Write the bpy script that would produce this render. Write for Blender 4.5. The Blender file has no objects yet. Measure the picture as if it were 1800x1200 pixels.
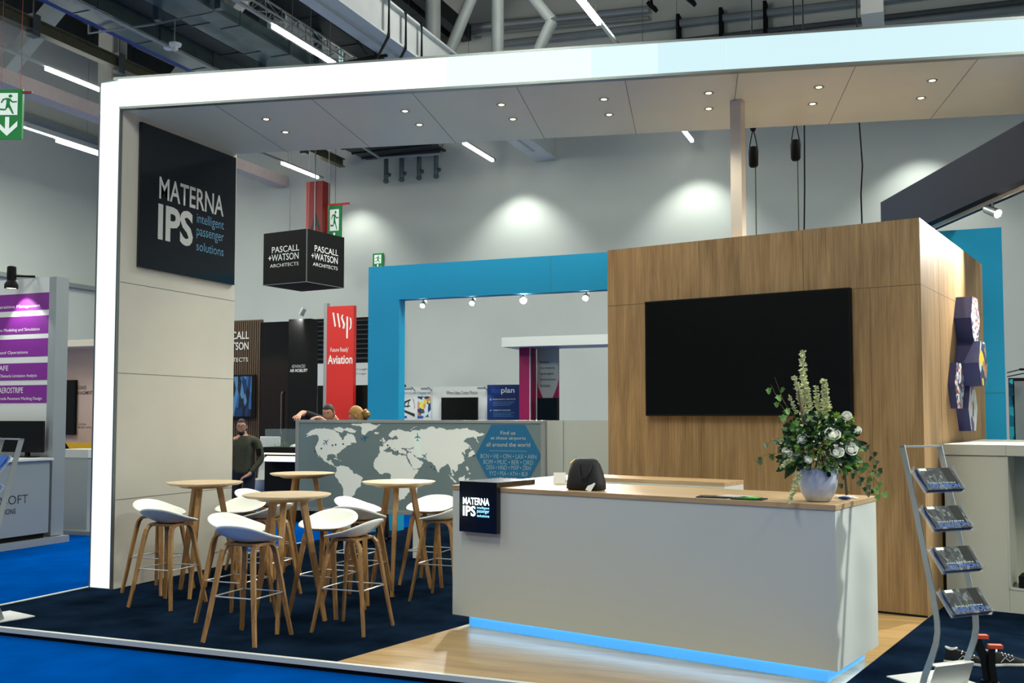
import bpy, bmesh, math, random
from mathutils import Vector, Matrix
PI = math.pi; R = math.radians
random.seed(7)
S = bpy.context.scene; C = S.collection

# ---------------------------------------------------------------- camera, world, exposure
cam_d = bpy.data.cameras.new('camera'); cam = bpy.data.objects.new('camera', cam_d); C.objects.link(cam)
cam_d.lens = 35; cam_d.sensor_width = 36; cam_d.shift_y = 39/1800; cam_d.clip_end = 200
cam.location = (0, 0, 1.68); cam.rotation_euler = (R(93.0), 0, R(21.8))
S.camera = cam
S.view_settings.view_transform = 'Standard'; S.view_settings.look = 'None'
S.view_settings.gamma = 1; S.view_settings.use_curve_mapping = False
S.view_settings.exposure = 0.35
w = bpy.data.worlds.new('world'); S.world = w; w.use_nodes = True
w.node_tree.nodes['Background'].inputs[0].default_value = (.72, .72, .68, 1)
w.node_tree.nodes['Background'].inputs[1].default_value = .05

def sr(r, g, b):
    f = lambda c: (c/255/12.92 if c/255 <= .04045 else ((c/255+.055)/1.055)**2.4)
    return (f(r), f(g), f(b), 1)

def light(kind, name, loc, target, power, size=1, size_y=None, color=(1, 1, 1), angle=60, blend=.5, group=None):
    d = bpy.data.lights.new(name, kind); d.energy = power; d.color = color
    if kind == 'AREA':
        d.size = size
        if size_y: d.shape = 'RECTANGLE'; d.size_y = size_y
    elif kind == 'SPOT':
        d.spot_size = R(angle); d.spot_blend = blend; d.shadow_soft_size = size
    else: d.shadow_soft_size = size
    o = bpy.data.objects.new(name, d); C.objects.link(o); o.location = loc
    v = Vector(target)-Vector(loc); o.rotation_euler = v.to_track_quat('-Z', 'Y').to_euler()
    return o

# fill lights added high above the aisles, in front of and behind the stand
HALLC = (.96, 1, .9)
for x, y, p in ((-9.5, 4.5, 215), (5.2, 4.2, 400), (-4.2, 11.3, 110), (-3.0, 3.0, 200), (-9.5, -3, 200), (-1, -4, 150), (-15, 8, 280), (-5, 14.5, 390), (-12.5, 14.5, 330), (3.5, 11.6, 260), (4.5, 16, 200), (-18, 17, 260)):
    light('AREA', 'hall_fill', (x, y, 8.1), (x, y, 0), p, 1.0, 3.0, HALLC)
light('SPOT', 'counter_end_fill', (5.6, 9.2, 4.9), (-.3, 7.05, .6), 1500, .15, color=(.95, 1, .93), angle=40, blend=.4)  # added light without a fixture, brightens the counter's right end
for x, y, p in ((-17, 12, 170), (-6, 15, 150), (1, 14, 120), (-12, 19, 110)): light('POINT', 'hall_fill', (x, y, 9.6), (x, y, 0), p, .6, color=(1, .98, .92))  # point fills added to lift the roof services and upper walls
# wall washers on the back wall of the hall
for x, p in ((-13.6, 300), (-8.9, 420), (-4.5, 420), (.3, 360)):
    light('SPOT', 'wall_washer', (x, 22.0, 7.8), (x, 22.8, 4.3), p*.42, .08, color=(.95, 1, .93), angle=96, blend=.75)

# ---------------------------------------------------------------- materials
def newmat(name):
    m = bpy.data.materials.new(name); m.use_nodes = True
    nt = m.node_tree; return m, nt, nt.nodes['Principled BSDF']
def mat(name, col, rough=.5, metal=0, var=0, vscale=8, bump=0, bscale=200, spec=None, emis=None, estr=0, trans=0, coat=0):
    m, nt, b = newmat(name)
    b.inputs['Roughness'].default_value = rough; b.inputs['Metallic'].default_value = metal
    b.inputs['Base Color'].default_value = col
    if spec is not None: b.inputs['Specular IOR Level'].default_value = spec
    if trans: b.inputs['Transmission Weight'].default_value = trans
    if coat: b.inputs['Coat Weight'].default_value = coat
    if emis: b.inputs['Emission Color'].default_value = emis; b.inputs['Emission Strength'].default_value = estr
    if var or bump:
        tc = nt.nodes.new('ShaderNodeTexCoord')
    if var:
        n = nt.nodes.new('ShaderNodeTexNoise'); n.inputs['Scale'].default_value = vscale; n.inputs['Detail'].default_value = 6
        nt.links.new(tc.outputs['Object'], n.inputs['Vector'])
        r = nt.nodes.new('ShaderNodeValToRGB')
        r.color_ramp.elements[0].position = .3; r.color_ramp.elements[1].position = .7
        r.color_ramp.elements[0].color = tuple(c*(1-var) for c in col[:3])+(1,)
        r.color_ramp.elements[1].color = tuple(min(1, c*(1+var)) for c in col[:3])+(1,)
        nt.links.new(n.outputs['Fac'], r.inputs['Fac']); nt.links.new(r.outputs['Color'], b.inputs['Base Color'])
    if bump:
        n2 = nt.nodes.new('ShaderNodeTexNoise'); n2.inputs['Scale'].default_value = bscale; n2.inputs['Detail'].default_value = 3
        nt.links.new(tc.outputs['Object'], n2.inputs['Vector'])
        bp = nt.nodes.new('ShaderNodeBump'); bp.inputs['Strength'].default_value = bump; bp.inputs['Distance'].default_value = .004
        nt.links.new(n2.outputs['Fac'], bp.inputs['Height']); nt.links.new(bp.outputs['Normal'], b.inputs['Normal'])
    return m
def emit(name, col, s):
    return mat(name, (col[0]*.5, col[1]*.5, col[2]*.5, 1), .6, emis=col, estr=s)
def oak(name, light_c, dark_c, stretch=(6, 6, .35), rough=.5, fine=(70, 70, 1.6), band=2.2):
    m, nt, b = newmat(name); b.inputs['Roughness'].default_value = rough
    tc = nt.nodes.new('ShaderNodeTexCoord')
    mp = nt.nodes.new('ShaderNodeMapping'); mp.inputs['Scale'].default_value = stretch
    mf = nt.nodes.new('ShaderNodeMapping'); mf.inputs['Scale'].default_value = fine
    n1 = nt.nodes.new('ShaderNodeTexNoise'); n1.inputs['Scale'].default_value = band; n1.inputs['Detail'].default_value = 8; n1.inputs['Roughness'].default_value = .65; n1.inputs['Distortion'].default_value = .6
    n2 = nt.nodes.new('ShaderNodeTexNoise'); n2.inputs['Scale'].default_value = 1; n2.inputs['Detail'].default_value = 4
    nt.links.new(tc.outputs['Object'], mp.inputs['Vector']); nt.links.new(tc.outputs['Object'], mf.inputs['Vector'])
    nt.links.new(mp.outputs[0], n1.inputs['Vector']); nt.links.new(mf.outputs[0], n2.inputs['Vector'])
    mx = nt.nodes.new('ShaderNodeMath'); mx.operation = 'MULTIPLY_ADD'; mx.inputs[1].default_value = .36
    ad = nt.nodes.new('ShaderNodeMath'); ad.operation = 'MULTIPLY'; ad.inputs[1].default_value = .64
    nt.links.new(n1.outputs['Fac'], ad.inputs[0]); nt.links.new(n2.outputs['Fac'], mx.inputs[0]); nt.links.new(ad.outputs[0], mx.inputs[2])
    r = nt.nodes.new('ShaderNodeValToRGB'); r.color_ramp.elements[0].position = .36; r.color_ramp.elements[1].position = .62
    r.color_ramp.elements[0].color = dark_c; r.color_ramp.elements[1].color = light_c
    nt.links.new(mx.outputs[0], r.inputs['Fac']); nt.links.new(r.outputs['Color'], b.inputs['Base Color'])
    bp = nt.nodes.new('ShaderNodeBump'); bp.inputs['Strength'].default_value = .12; bp.inputs['Distance'].default_value = .002
    nt.links.new(mx.outputs[0], bp.inputs['Height']); nt.links.new(bp.outputs['Normal'], b.inputs['Normal'])
    return m
def sheer(name, col, opac, rough=.1):
    m, nt, b = newmat(name); b.inputs['Base Color'].default_value = col; b.inputs['Roughness'].default_value = rough
    t = nt.nodes.new('ShaderNodeBsdfTransparent'); mx = nt.nodes.new('ShaderNodeMixShader'); mx.inputs[0].default_value = opac
    nt.links.new(t.outputs[0], mx.inputs[1]); nt.links.new(b.outputs[0], mx.inputs[2])
    nt.links.new(mx.outputs[0], nt.nodes['Material Output'].inputs[0]); return m
def flecked(name, cols, scale=30, rough=.4, stretch=(1, 1, 1)):
    m, nt, b = newmat(name); b.inputs['Roughness'].default_value = rough
    tc = nt.nodes.new('ShaderNodeTexCoord'); mp = nt.nodes.new('ShaderNodeMapping'); mp.inputs['Scale'].default_value = stretch
    v = nt.nodes.new('ShaderNodeTexVoronoi'); v.inputs['Scale'].default_value = scale
    nt.links.new(tc.outputs['Object'], mp.inputs[0]); nt.links.new(mp.outputs[0], v.inputs['Vector'])
    sp = nt.nodes.new('ShaderNodeSeparateColor'); nt.links.new(v.outputs['Color'], sp.inputs[0])
    r = nt.nodes.new('ShaderNodeValToRGB'); r.color_ramp.interpolation = 'CONSTANT'
    while len(r.color_ramp.elements) < len(cols): r.color_ramp.elements.new(.5)
    for i, c in enumerate(cols): r.color_ramp.elements[i].position = i/len(cols); r.color_ramp.elements[i].color = c
    nt.links.new(sp.outputs[0], r.inputs[0]); nt.links.new(r.outputs[0], b.inputs['Base Color']); return m

M = {}
M['wall'] = mat('pillar_laminate', sr(214, 210, 198), .55, var=.02, vscale=3, bump=.05)
M['under'] = mat('header_soffit', sr(220, 229, 221), .42, var=.02, vscale=2, bump=.04)
M['white'] = mat('white_laminate', sr(216, 218, 214), .4)
M['cabinetw'] = mat('cabinet_laminate', sr(216, 218, 204), .45)
M['counter'] = mat('counter_laminate', sr(206, 210, 205), .42, bump=.05, bscale=300)
M['warmwhite'] = mat('warm_white', sr(226, 216, 200), .5)
M['hallwall'] = mat('hall_wall_paint', sr(204, 209, 202), .8, var=.04, vscale=.6, bump=.1, bscale=40)
M['hallceil'] = mat('roof_deck_metal', sr(70, 74, 76), .6, metal=.3, var=.15, vscale=1)
M['alu'] = mat('brushed_aluminium', sr(150, 156, 152), .35, metal=.8)
M['steel'] = mat('polished_steel', sr(225, 225, 218), .35, metal=.75)
M['silver'] = mat('silver_paint', sr(168, 174, 174), .38, metal=.35)
M['galv'] = mat('galvanised_duct', sr(86, 104, 108), .4, metal=.5, var=.2, vscale=3)
M['galvd'] = mat('dark_duct', sr(42, 48, 50), .5, metal=.4, var=.25, vscale=2)
M['grey'] = mat('grey_paint', sr(140, 148, 146), .5, var=.05, vscale=3)
M['beamw'] = mat('pale_beam_paint', sr(206, 212, 212), .5, var=.05, vscale=3)
M['greyd'] = mat('dark_grey_paint', sr(78, 84, 84), .55, var=.08)
M['conc'] = mat('concrete', sr(150, 152, 144), .8, var=.08, vscale=4, bump=.3, bscale=30)
M['bluepaint'] = mat('blue_beam_paint', sr(52, 82, 150), .5, var=.1)
M['olivepaint'] = mat('olive_rail_paint', sr(92, 88, 60), .5, var=.15)
M['pinkduct'] = mat('pink_grey_duct', sr(206, 192, 188), .6, var=.05)
M['black'] = mat('black_gloss', sr(12, 12, 14), .16, spec=.6)
M['signnavy'] = mat('dark_gloss_panel', sr(9, 14, 24), .14, var=.25, vscale=60, spec=.7)
M['blackm'] = mat('black_matt', sr(10, 10, 11), .75, spec=.25)
M['screen'] = mat('screen_glass', sr(7, 9, 9), .25, spec=.3)
M['led'] = emit('light_panel_bright', (.90, 1, 1, 1), .80)
M['led2'] = emit('light_panel_middle', (.78, .97, .98, 1), .70)  # header's light falloff to the right stepped into these panel emission colours
M['led25'] = emit('light_panel_centre', (.72, .93, .95, 1), .65)
M['led3'] = emit('light_panel_right', (.66, .88, .92, 1), .60)
M['strip'] = emit('tube_light', (1, .98, .88, 1), 9)
M['bulb'] = emit('spot_bulb', (1, .97, .88, 1), 60)
M['warmbulb'] = emit('downlight_lamp', (1, .80, .42, 1), 3.2)
M['navyc'] = mat('navy_carpet', sr(16, 29, 45), .95, var=.45, vscale=2.5, bump=.6, bscale=260, spec=0)
M['bluec'] = mat('blue_carpet', sr(0, 70, 150), .95, var=.12, vscale=3, bump=.6, bscale=240, spec=0)
M['cyanpaint'] = mat('cyan_blue_board', sr(28, 182, 236), .6, bump=.08, bscale=160)
M['navyboard'] = mat('navy_board', sr(17, 24, 46), .8, bump=.1)
M['navyhex'] = mat('navy_hexagon_side', sr(42, 48, 104), .6)
M['red'] = mat('red_board', sr(198, 40, 34), .5, emis=sr(198, 40, 34), estr=.12)
M['redd'] = mat('dark_red_board', sr(150, 34, 28), .5)
M['redtext'] = mat('red_lettering', sr(200, 50, 44), .5)
M['green'] = mat('exit_green', sr(0, 106, 46), .5, emis=sr(0, 120, 52), estr=.35)
M['exitwhite'] = mat('exit_white', sr(225, 235, 228), .5, emis=sr(225, 235, 228), estr=.35)
M['purple'] = mat('purple_band', sr(126, 38, 140), .5)
M['magenta'] = mat('magenta_board', sr(172, 22, 92), .55)
M['txt'] = mat('white_lettering', sr(236, 236, 232), .5)
M['txtgrey'] = mat('pale_grey_lettering', sr(205, 208, 204), .4)
M['txtpale'] = mat('pale_blue_grey_lettering', sr(160, 188, 200), .5)
M['txtblue'] = mat('blue_lettering', sr(92, 146, 178), .4)
M['txtdark'] = mat('dark_lettering', sr(36, 40, 42), .5)
M['litwhite'] = emit('lit_white_lettering', (.75, .95, 1, 1), 3.2)
M['litblue'] = emit('lit_blue_lettering', (.25, .62, 1, 1), 2.0)
M['oak'] = oak('oak_board', sr(178, 144, 98), sr(126, 96, 58), (3.2, 3.2, .32), .55)
M['oakfloor'] = oak('oak_floor', sr(196, 162, 108), sr(156, 122, 76), (.5, 5, 5), .3, (2.5, 60, 60))
M['oakleg'] = oak('oak_leg', sr(186, 142, 88), sr(140, 98, 54), (12, 12, 1.2), .45, (120, 120, 5))
M['oakcounter'] = oak('oak_counter_top', sr(200, 170, 130), sr(166, 134, 96), (.5, 9, 9), .45, (4, 120, 120))
M['oaktop'] = oak('oak_table_top', sr(222, 200, 166), sr(190, 162, 124), (1, 9, 9), .45, (4, 120, 120))
M['shell'] = mat('seat_shell', sr(240, 242, 234), .42)
M['plinth'] = mat('plinth_lit', sr(70, 150, 220), .5, emis=(.07, .36, .9, 1), estr=.75)
M['plinthled'] = emit('plinth_led', (.35, .75, 1, 1), 9)
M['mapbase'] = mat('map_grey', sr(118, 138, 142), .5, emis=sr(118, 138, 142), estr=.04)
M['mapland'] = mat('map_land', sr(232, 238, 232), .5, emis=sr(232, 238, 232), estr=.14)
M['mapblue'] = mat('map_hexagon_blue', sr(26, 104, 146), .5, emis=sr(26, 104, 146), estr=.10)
M['frost'] = sheer('frosted_glass', sr(200, 210, 206), .74, .5)
M['clear'] = sheer('clear_acrylic', sr(220, 230, 230), .16, .05)
M['glass'] = sheer('showcase_glass', sr(190, 215, 215), .14, .03)
M['leather'] = mat('black_grained_leather', sr(8, 8, 10), .6, bump=.5, bscale=500)
M['gold'] = mat('gold_zip', sr(214, 170, 80), .3, metal=1)
M['paper'] = mat('paper', sr(236, 236, 230), .6)
M['skin'] = mat('skin', sr(206, 150, 122), .5)
M['hairdark'] = mat('dark_hair', sr(40, 32, 26), .7, var=.3, vscale=90)
M['hairblond'] = mat('blond_hair', sr(176, 132, 70), .6, var=.4, vscale=60)
M['olive'] = mat('olive_jacket', sr(64, 66, 46), .8, var=.15, vscale=20)
M['jeans'] = mat('dark_jeans', sr(26, 30, 44), .85)
M['blackcloth'] = mat('black_cloth', sr(18, 19, 22), .85)
M['cream'] = mat('vase_glaze', sr(206, 214, 226), .22, var=.05, vscale=40)
M['petal'] = mat('white_petal', sr(250, 250, 238), .55)
M['petalg'] = mat('lime_petal', sr(164, 196, 84), .6)
M['spikec'] = mat('pale_yellow_green_floret', sr(214, 216, 166), .6)
M['leafd'] = mat('dark_leaf', sr(44, 78, 38), .5, var=.4, vscale=30)
M['leafl'] = mat('light_leaf', sr(104, 150, 66), .5, var=.3, vscale=30)
M['stem'] = mat('brown_stem', sr(112, 92, 60), .7)
M['orange'] = mat('orange_tape', sr(232, 92, 60), .6)
M['slatwood'] = oak('slat_wood', sr(112, 90, 70), sr(70, 54, 42), (30, 30, .4), .6)
M['pinkwall'] = mat('pinkish_wall', sr(206, 178, 166), .6)
M['yellow'] = mat('yellow_panel', sr(238, 182, 24), .5)
M['brochb'] = mat('blue_brochure', sr(12, 84, 172), .7)
M['brochd'] = flecked('brochure_cover', [sr(40, 44, 46), sr(58, 62, 64), sr(74, 80, 80), sr(48, 52, 54), sr(104, 110, 108)], 45, .85, (1, .35, 1))
M['poster'] = mat('deep_blue_poster', sr(18, 48, 110), .4)
M['aerial'] = flecked('aerial_photo', [sr(26, 60, 110), sr(50, 100, 160), sr(16, 30, 50), sr(90, 140, 180), sr(20, 44, 60)], 14, .3, (1, 1, .3))
M['mosaic'] = flecked('photo_mosaic', [sr(220, 224, 230), sr(90, 110, 160), sr(190, 200, 212), sr(60, 50, 56), sr(236, 236, 236), sr(170, 90, 80)], 26, .4, (1, .6, 1.2))
M['mosaicb'] = flecked('photo_mosaic_warm', [sr(190, 140, 110), sr(230, 210, 60), sr(70, 80, 90), sr(200, 215, 220), sr(40, 60, 110)], 14, .4, (1, .6, 1))
M['mosaicc'] = flecked('photo_mosaic_pale', [sr(226, 230, 232), sr(200, 206, 210), sr(96, 76, 150), sr(150, 84, 70), sr(226, 226, 230)], 11, .4)
M['teal'] = flecked('teal_screen', [sr(20, 120, 150), sr(50, 180, 200), sr(16, 60, 90), sr(30, 90, 120)], 8, .4)

# ---------------------------------------------------------------- mesh helpers
def add(bm, vs, fs, T=None):
    v = [bm.verts.new((T @ Vector(p)) if T else p) for p in vs]
    for f in fs:
        try: bm.faces.new([v[i] for i in f])
        except ValueError: pass
    return v
def box(bm, x0, x1, y0, y1, z0, z1, T=None):
    if x0 > x1: x0, x1 = x1, x0
    if y0 > y1: y0, y1 = y1, y0
    if z0 > z1: z0, z1 = z1, z0
    add(bm, [(x0,y0,z0),(x1,y0,z0),(x1,y1,z0),(x0,y1,z0),(x0,y0,z1),(x1,y0,z1),(x1,y1,z1),(x0,y1,z1)],
        [(0,3,2,1),(4,5,6,7),(0,1,5,4),(1,2,6,5),(2,3,7,6),(3,0,4,7)], T); return bm
def prism(bm, pts, z0, z1, T=None):
    n = len(pts)
    add(bm, [(p[0], p[1], z0) for p in pts]+[(p[0], p[1], z1) for p in pts],
        [tuple(range(n))[::-1], tuple(range(n, 2*n))]+[(i, (i+1) % n, n+(i+1) % n, n+i) for i in range(n)], T); return bm
def lathe(bm, prof, n=32, T=None, cap=True):
    vs = []; fs = []
    for r, z in prof:
        for k in range(n): vs.append((r*math.cos(2*PI*k/n), r*math.sin(2*PI*k/n), z))
    for i in range(len(prof)-1):
        for k in range(n): fs.append((i*n+k, i*n+(k+1) % n, (i+1)*n+(k+1) % n, (i+1)*n+k))
    if cap: fs.append(tuple(range(n))[::-1]); fs.append(tuple(range((len(prof)-1)*n, len(prof)*n)))
    add(bm, vs, fs, T); return bm
def sweep(bm, pts, sec, side=None, closed=False, cap=True, taper=None):
    """sweep a 2-D section (list of (a,b)) along pts; a runs along 'side' direction"""
    P = [Vector(p) for p in pts]; n = len(P); m = len(sec); vs = []; fs = []
    for i in range(n):
        if closed: t = P[(i+1) % n]-P[i-1]
        else: t = P[min(i+1, n-1)]-P[max(i-1, 0)]
        t.normalize()
        s = Vector(side) if side else (Vector((0, 0, 1)) if abs(t.z) < .9 else Vector((1, 0, 0)))
        s = (s-t*s.dot(t)).normalized(); u = t.cross(s)
        k = taper[i] if taper else 1
        for a, b in sec: vs.append(P[i]+s*a*k+u*b*k)
    rng = n if closed else n-1
    for i in range(rng):
        for j in range(m):
            a = i*m+j; b = i*m+(j+1) % m; c = ((i+1) % n)*m+(j+1) % m; d = ((i+1) % n)*m+j
            fs.append((a, b, c, d))
    if cap and not closed: fs.append(tuple(range(m))[::-1]); fs.append(tuple(range((n-1)*m, n*m)))
    add(bm, vs, fs); return bm
def circ(r, n=8): return [(r*math.cos(2*PI*k/n), r*math.sin(2*PI*k/n)) for k in range(n)]
def rect(w, h): return [(-w/2, -h/2), (w/2, -h/2), (w/2, h/2), (-w/2, h/2)]
def tube(bm, pts, r, n=8, closed=False, taper=None): return sweep(bm, pts, circ(r, n), closed=closed, taper=taper)
def ball(bm, c, rx, ry=None, rz=None, u=16, v=10):
    ry = ry or rx; rz = rz or rx
    vs = [(c[0], c[1], c[2]+rz)]; fs = []
    for i in range(1, v):
        a = PI*i/v
        for k in range(u): vs.append((c[0]+rx*math.sin(a)*math.cos(2*PI*k/u), c[1]+ry*math.sin(a)*math.sin(2*PI*k/u), c[2]+rz*math.cos(a)))
    vs.append((c[0], c[1], c[2]-rz)); L = len(vs)-1
    for k in range(u): fs.append((0, 1+k, 1+(k+1) % u)); fs.append((L, L-u+(k+1) % u, L-u+k))
    for i in range(v-2):
        for k in range(u): a = 1+i*u; fs.append((a+k, a+u+k, a+u+(k+1) % u, a+(k+1) % u))
    add(bm, vs, fs); return bm
def NB(): return bmesh.new()
def obj(name, bm, m, parent=None, smooth=False, bevel=0, ang=35):
    bmesh.ops.recalc_face_normals(bm, faces=bm.faces)
    me = bpy.data.meshes.new(name); bm.to_mesh(me); bm.free()
    me.materials.append(M[m] if isinstance(m, str) else m)
    if smooth:
        me.polygons.foreach_set('use_smooth', [True]*len(me.polygons)); me.set_sharp_from_angle(angle=R(ang))
    o = bpy.data.objects.new(name, me); C.objects.link(o)
    if bevel:
        b = o.modifiers.new('bevel', 'BEVEL'); b.width = bevel; b.segments = 2; b.limit_method = 'ANGLE'; b.angle_limit = R(40)
    if parent: o.parent = parent
    return o
def tag(o, label, cat, group=None):
    o['label'] = label; o['category'] = cat
    if group: o['group'] = group
    return o
def thing(name, label, cat, loc=(0, 0, 0), rz=0, group=None):
    o = bpy.data.objects.new(name, None); C.objects.link(o); o.location = loc; o.rotation_euler = (0, 0, rz)
    o.empty_display_size = .1
    return tag(o, label, cat, group)
def struct(name, bm, m, **k):
    o = obj(name, bm, m, **k); o['kind'] = 'structure'; return o
def dup(root, loc, rz=None, label=None, group=None):
    r = root.copy(); C.objects.link(r); r.location = loc
    if rz is not None: r.rotation_euler = (0, 0, rz)
    if label: r['label'] = label
    if group: r['group'] = group
    for ch in list(root.children):
        c = ch.copy(); C.objects.link(c); c.parent = r
        for g in list(ch.children):
            d = g.copy(); C.objects.link(d); d.parent = c
    return r
# face frames: map (x right, y up, z out) on a face into the parent's own axes
def FRONT(y): return Matrix(((1, 0, 0, 0), (0, 0, -1, y), (0, 1, 0, 0), (0, 0, 0, 1)))      # face looking to -Y
def SIDE(x): return Matrix(((0, 0, 1, x), (1, 0, 0, 0), (0, 1, 0, 0), (0, 0, 0, 1)))         # face looking to +X, right = +Y
def text(body, T, x0, x1, z0, z1, m, parent, name='lettering', bold=0, depth=.002):
    cu = bpy.data.curves.new('t', 'FONT'); cu.body = body; cu.size = 1; cu.extrude = 0; cu.offset = bold; cu.resolution_u = 3
    t = bpy.data.objects.new('t', cu); C.objects.link(t)
    bpy.context.view_layer.update()
    me = bpy.data.meshes.new_from_object(t.evaluated_get(bpy.context.evaluated_depsgraph_get()))
    bpy.data.objects.remove(t)
    xs = [v.co.x for v in me.vertices]; ys = [v.co.y for v in me.vertices]
    ax, bx, ay, by = min(xs), max(xs), min(ys), max(ys)
    for v in me.vertices:
        x = x0+(v.co.x-ax)/(bx-ax)*(x1-x0); y = z0+(v.co.y-ay)/(by-ay)*(z1-z0)
        v.co = T @ Vector((x, y, depth))
    me.materials.clear(); me.materials.append(M[m])
    o = bpy.data.objects.new(name, me); C.objects.link(o)
    if parent: o.parent = parent
    return o
def decal(polys, T, m, parent, name, depth=.0015, thick=.001):
    bm = NB()
    for p in polys: prism(bm, p, depth-thick, depth, T)
    bm.normal_update(); bmesh.ops.triangulate(bm, faces=bm.faces)
    return obj(name, bm, m, parent)

# ---------------------------------------------------------------- hall shell
FZ = -.06
struct('floor', box(NB(), -24, 14, -14, 24, FZ-.1, FZ), 'bluec')
struct('wall_back', box(NB(), -24, 14, 23, 23.3, FZ, 13.2), 'hallwall')
struct('wall_left', box(NB(), -22.3, -22, -14, 23, FZ, 13.2), 'hallwall')
struct('wall_right', box(NB(), 12, 12.3, -14, 23, FZ, 13.2), 'hallwall')
struct('wall_front', box(NB(), -24, 14, -14.3, -14, FZ, 13.2), 'hallwall')
bm = NB()                                       # trapezoid roof deck, ribs along the hall
prof = []
x = -24
while x < 14:
    prof += [(x, 12.95), (x+.16, 12.95), (x+.2, 12.75), (x+.34, 12.75)]; x += .38
v = [];
for px_, pz in prof: v += [(px_, -14, pz), (px_, 23.2, pz)]
add(bm, v, [(2*i, 2*i+1, 2*i+3, 2*i+2) for i in range(len(prof)-1)])
struct('ceiling', bm, 'hallceil')
struct('trim_1', box(NB(), -22, -21.85, 6, 23, 5.3, 5.42), 'grey')

# ---------------------------------------------------------------- stand platform
ST = [(-7.52, 5.95), (9.5, 5.95), (9.5, 16), (-6.6, 16), (-7.52, 11.6)]
bm = NB(); prism(bm, ST, -.058, 0)
struct('floor_stage', bm, 'navyc')
c13, s13 = math.cos(R(13.2)), math.sin(R(13.2))
bm = NB(); prism(bm, [(-3.68, 5.955), (-.57, 5.955), (.10, 9.07), (.45, 10.6), (-2.6, 10.6), (-2.9, 9.4)], 0, .003)
wf = struct('floor_wood', bm, 'oakfloor'); 
bm = NB(); box(bm, -7.53, 9.5, 5.915, 5.955, -.03, .006); box(bm, -7.56, -7.52, 5.915, 11.6, -.03, .006)
struct('trim_2', bm, 'white')
bm = NB(); box(bm, -7.53, 9.5, 5.93, 5.95, -.06, -.03); struct('trim_3', bm, 'blackm')

# ---------------------------------------------------------------- illuminated portal: pillar + header as one stand frame
po = thing('light_portal', 'big white stand portal with a glowing front edge, left pillar and long overhead beam', 'portal', (-7.22, 7.6, 0))
# pillar, local coordinates: x -.28..0, y 0..1.82
bm = NB(); box(bm, -.275, 0, .03, 1.83, 0, 4.72); obj('pillar', bm, 'wall', po)
for z in (.86, 2.1, 3.0): obj('panel_joint', box(NB(), 0, .0015, .03, 1.83, z, z+.004), 'greyd', po)
bm = NB(); box(bm, -.262, -.018, .0, .03, .01, 4.98); obj('light_panel', bm, 'led', po)
bm = NB(); box(bm, -.28, -.262, -.004, .05, 0, 5.03); box(bm, -.018, -.003, -.004, .05, 0, 4.72); obj('edge_profile', bm, 'alu', po)
# header: front edge turned 11.3 degrees
A = Vector((-.02, -.02)); d = Vector((math.cos(R(11.4)), math.sin(R(11.4)))); nrm = Vector((-d.y, d.x))
Bk = Vector((0, 1.83)); Lh = 11.5
e1 = A+d*Lh; e2 = Bk+d*Lh
bm = NB(); prism(bm, [(-.28, .03), (A.x, A.y+.04), (e1.x, e1.y+.04), (e2.x, e2.y), (Bk.x, Bk.y), (-.28, 1.83)], 4.72, 5.02)
obj('header_box', bm, 'under', po)
def hd(s0, s1, z0, z1, m, nm, t0=-.01, t1=.03):
    bm = NB(); p = [A+d*s0+nrm*t0, A+d*s1+nrm*t0, A+d*s1+nrm*t1, A+d*s0+nrm*t1]
    prism(bm, [(q.x, q.y) for q in p], z0, z1); return obj(nm, bm, m, po)
hd(0, 3.35, 4.735, 5.015, 'led', 'light_panel'); hd(3.352, 4.7, 4.735, 5.015, 'led2', 'light_panel'); hd(4.702, 5.3, 4.735, 5.015, 'led25', 'light_panel'); hd(5.302, 5.9, 4.735, 5.015, 'led3', 'light_panel'); hd(5.902, Lh, 4.735, 5.015, 'led3', 'light_panel')
hd(-.05, Lh, 5.015, 5.035, 'alu', 'edge_profile', -.015, .05); hd(0.02, Lh, 4.712, 4.735, 'alu', 'edge_profile', -.015, .05)
bm = NB(); box(bm, -.28, A.x, .0, .05, 5.0, 5.035); obj('edge_profile', bm, 'alu', po)
bm = NB(); box(bm, -.262, -.018, .0, .03, 4.70, 5.015); 
obj('light_panel', bm, 'led', po)
bm = NB()                                        # soffit joints across the beam
for s in (1, 2, 3, 4, 5, 6, 7, 8):
    p0 = A+d*s+nrm*.05; p1 = A+d*(s+.0)+nrm*1.83
    q = [p0, p0+d*.005, p1+d*.005, p1]; prism(bm, [(a.x, a.y) for a in q], 4.7185, 4.72)
obj('panel_joint', bm, 'greyd', po)
# downlights in the soffit
DL = [(-6.08,8.41),(-6.17,8.88),(-4.63,8.70),(-4.71,9.17),(-3.66,8.87),(-3.73,9.35),(-2.68,9.08),(-2.77,9.57),(-1.71,9.27),(-1.80,9.75),(-.73,9.48),(-.83,9.97),(.24,9.67),(.15,10.17)]
names = ['nearest the dark sign', 'beside it, nearer the rear edge']
dl0 = None
for i, (x, y) in enumerate(DL):
    row = 'front row' if i % 2 == 0 else 'rear row'
    lab = 'small recessed ceiling downlight, %s of the overhead beam, %s pair from the left' % (row, ('first','second','third','fourth','fifth','sixth','seventh')[i//2])
    if dl0 is None:
        dl0 = thing('downlight', lab, 'downlight', (x, y, 4.7185), 0, 'recessed downlights in the overhead beam')
        bm = NB(); lathe(bm, [(.030, -.002), (.046, -.004), (.048, -.001), (.048, 0)], 24); obj('trim_ring', bm, 'alu', dl0, True)
        bm = NB(); lathe(bm, [(.0, -.0065), (.018, -.0062), (.027, -.003), (.028, -.0022)], 20); obj('lamp', bm, 'warmbulb', dl0, True)
    else: dup(dl0, (x, y, 4.7185), None, lab)
    light('SPOT', 'downlight_beam', (x, y, 4.70), (x, y, 0), 44, .03, color=(1, .88, .68), angle=74, blend=.8)
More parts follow.
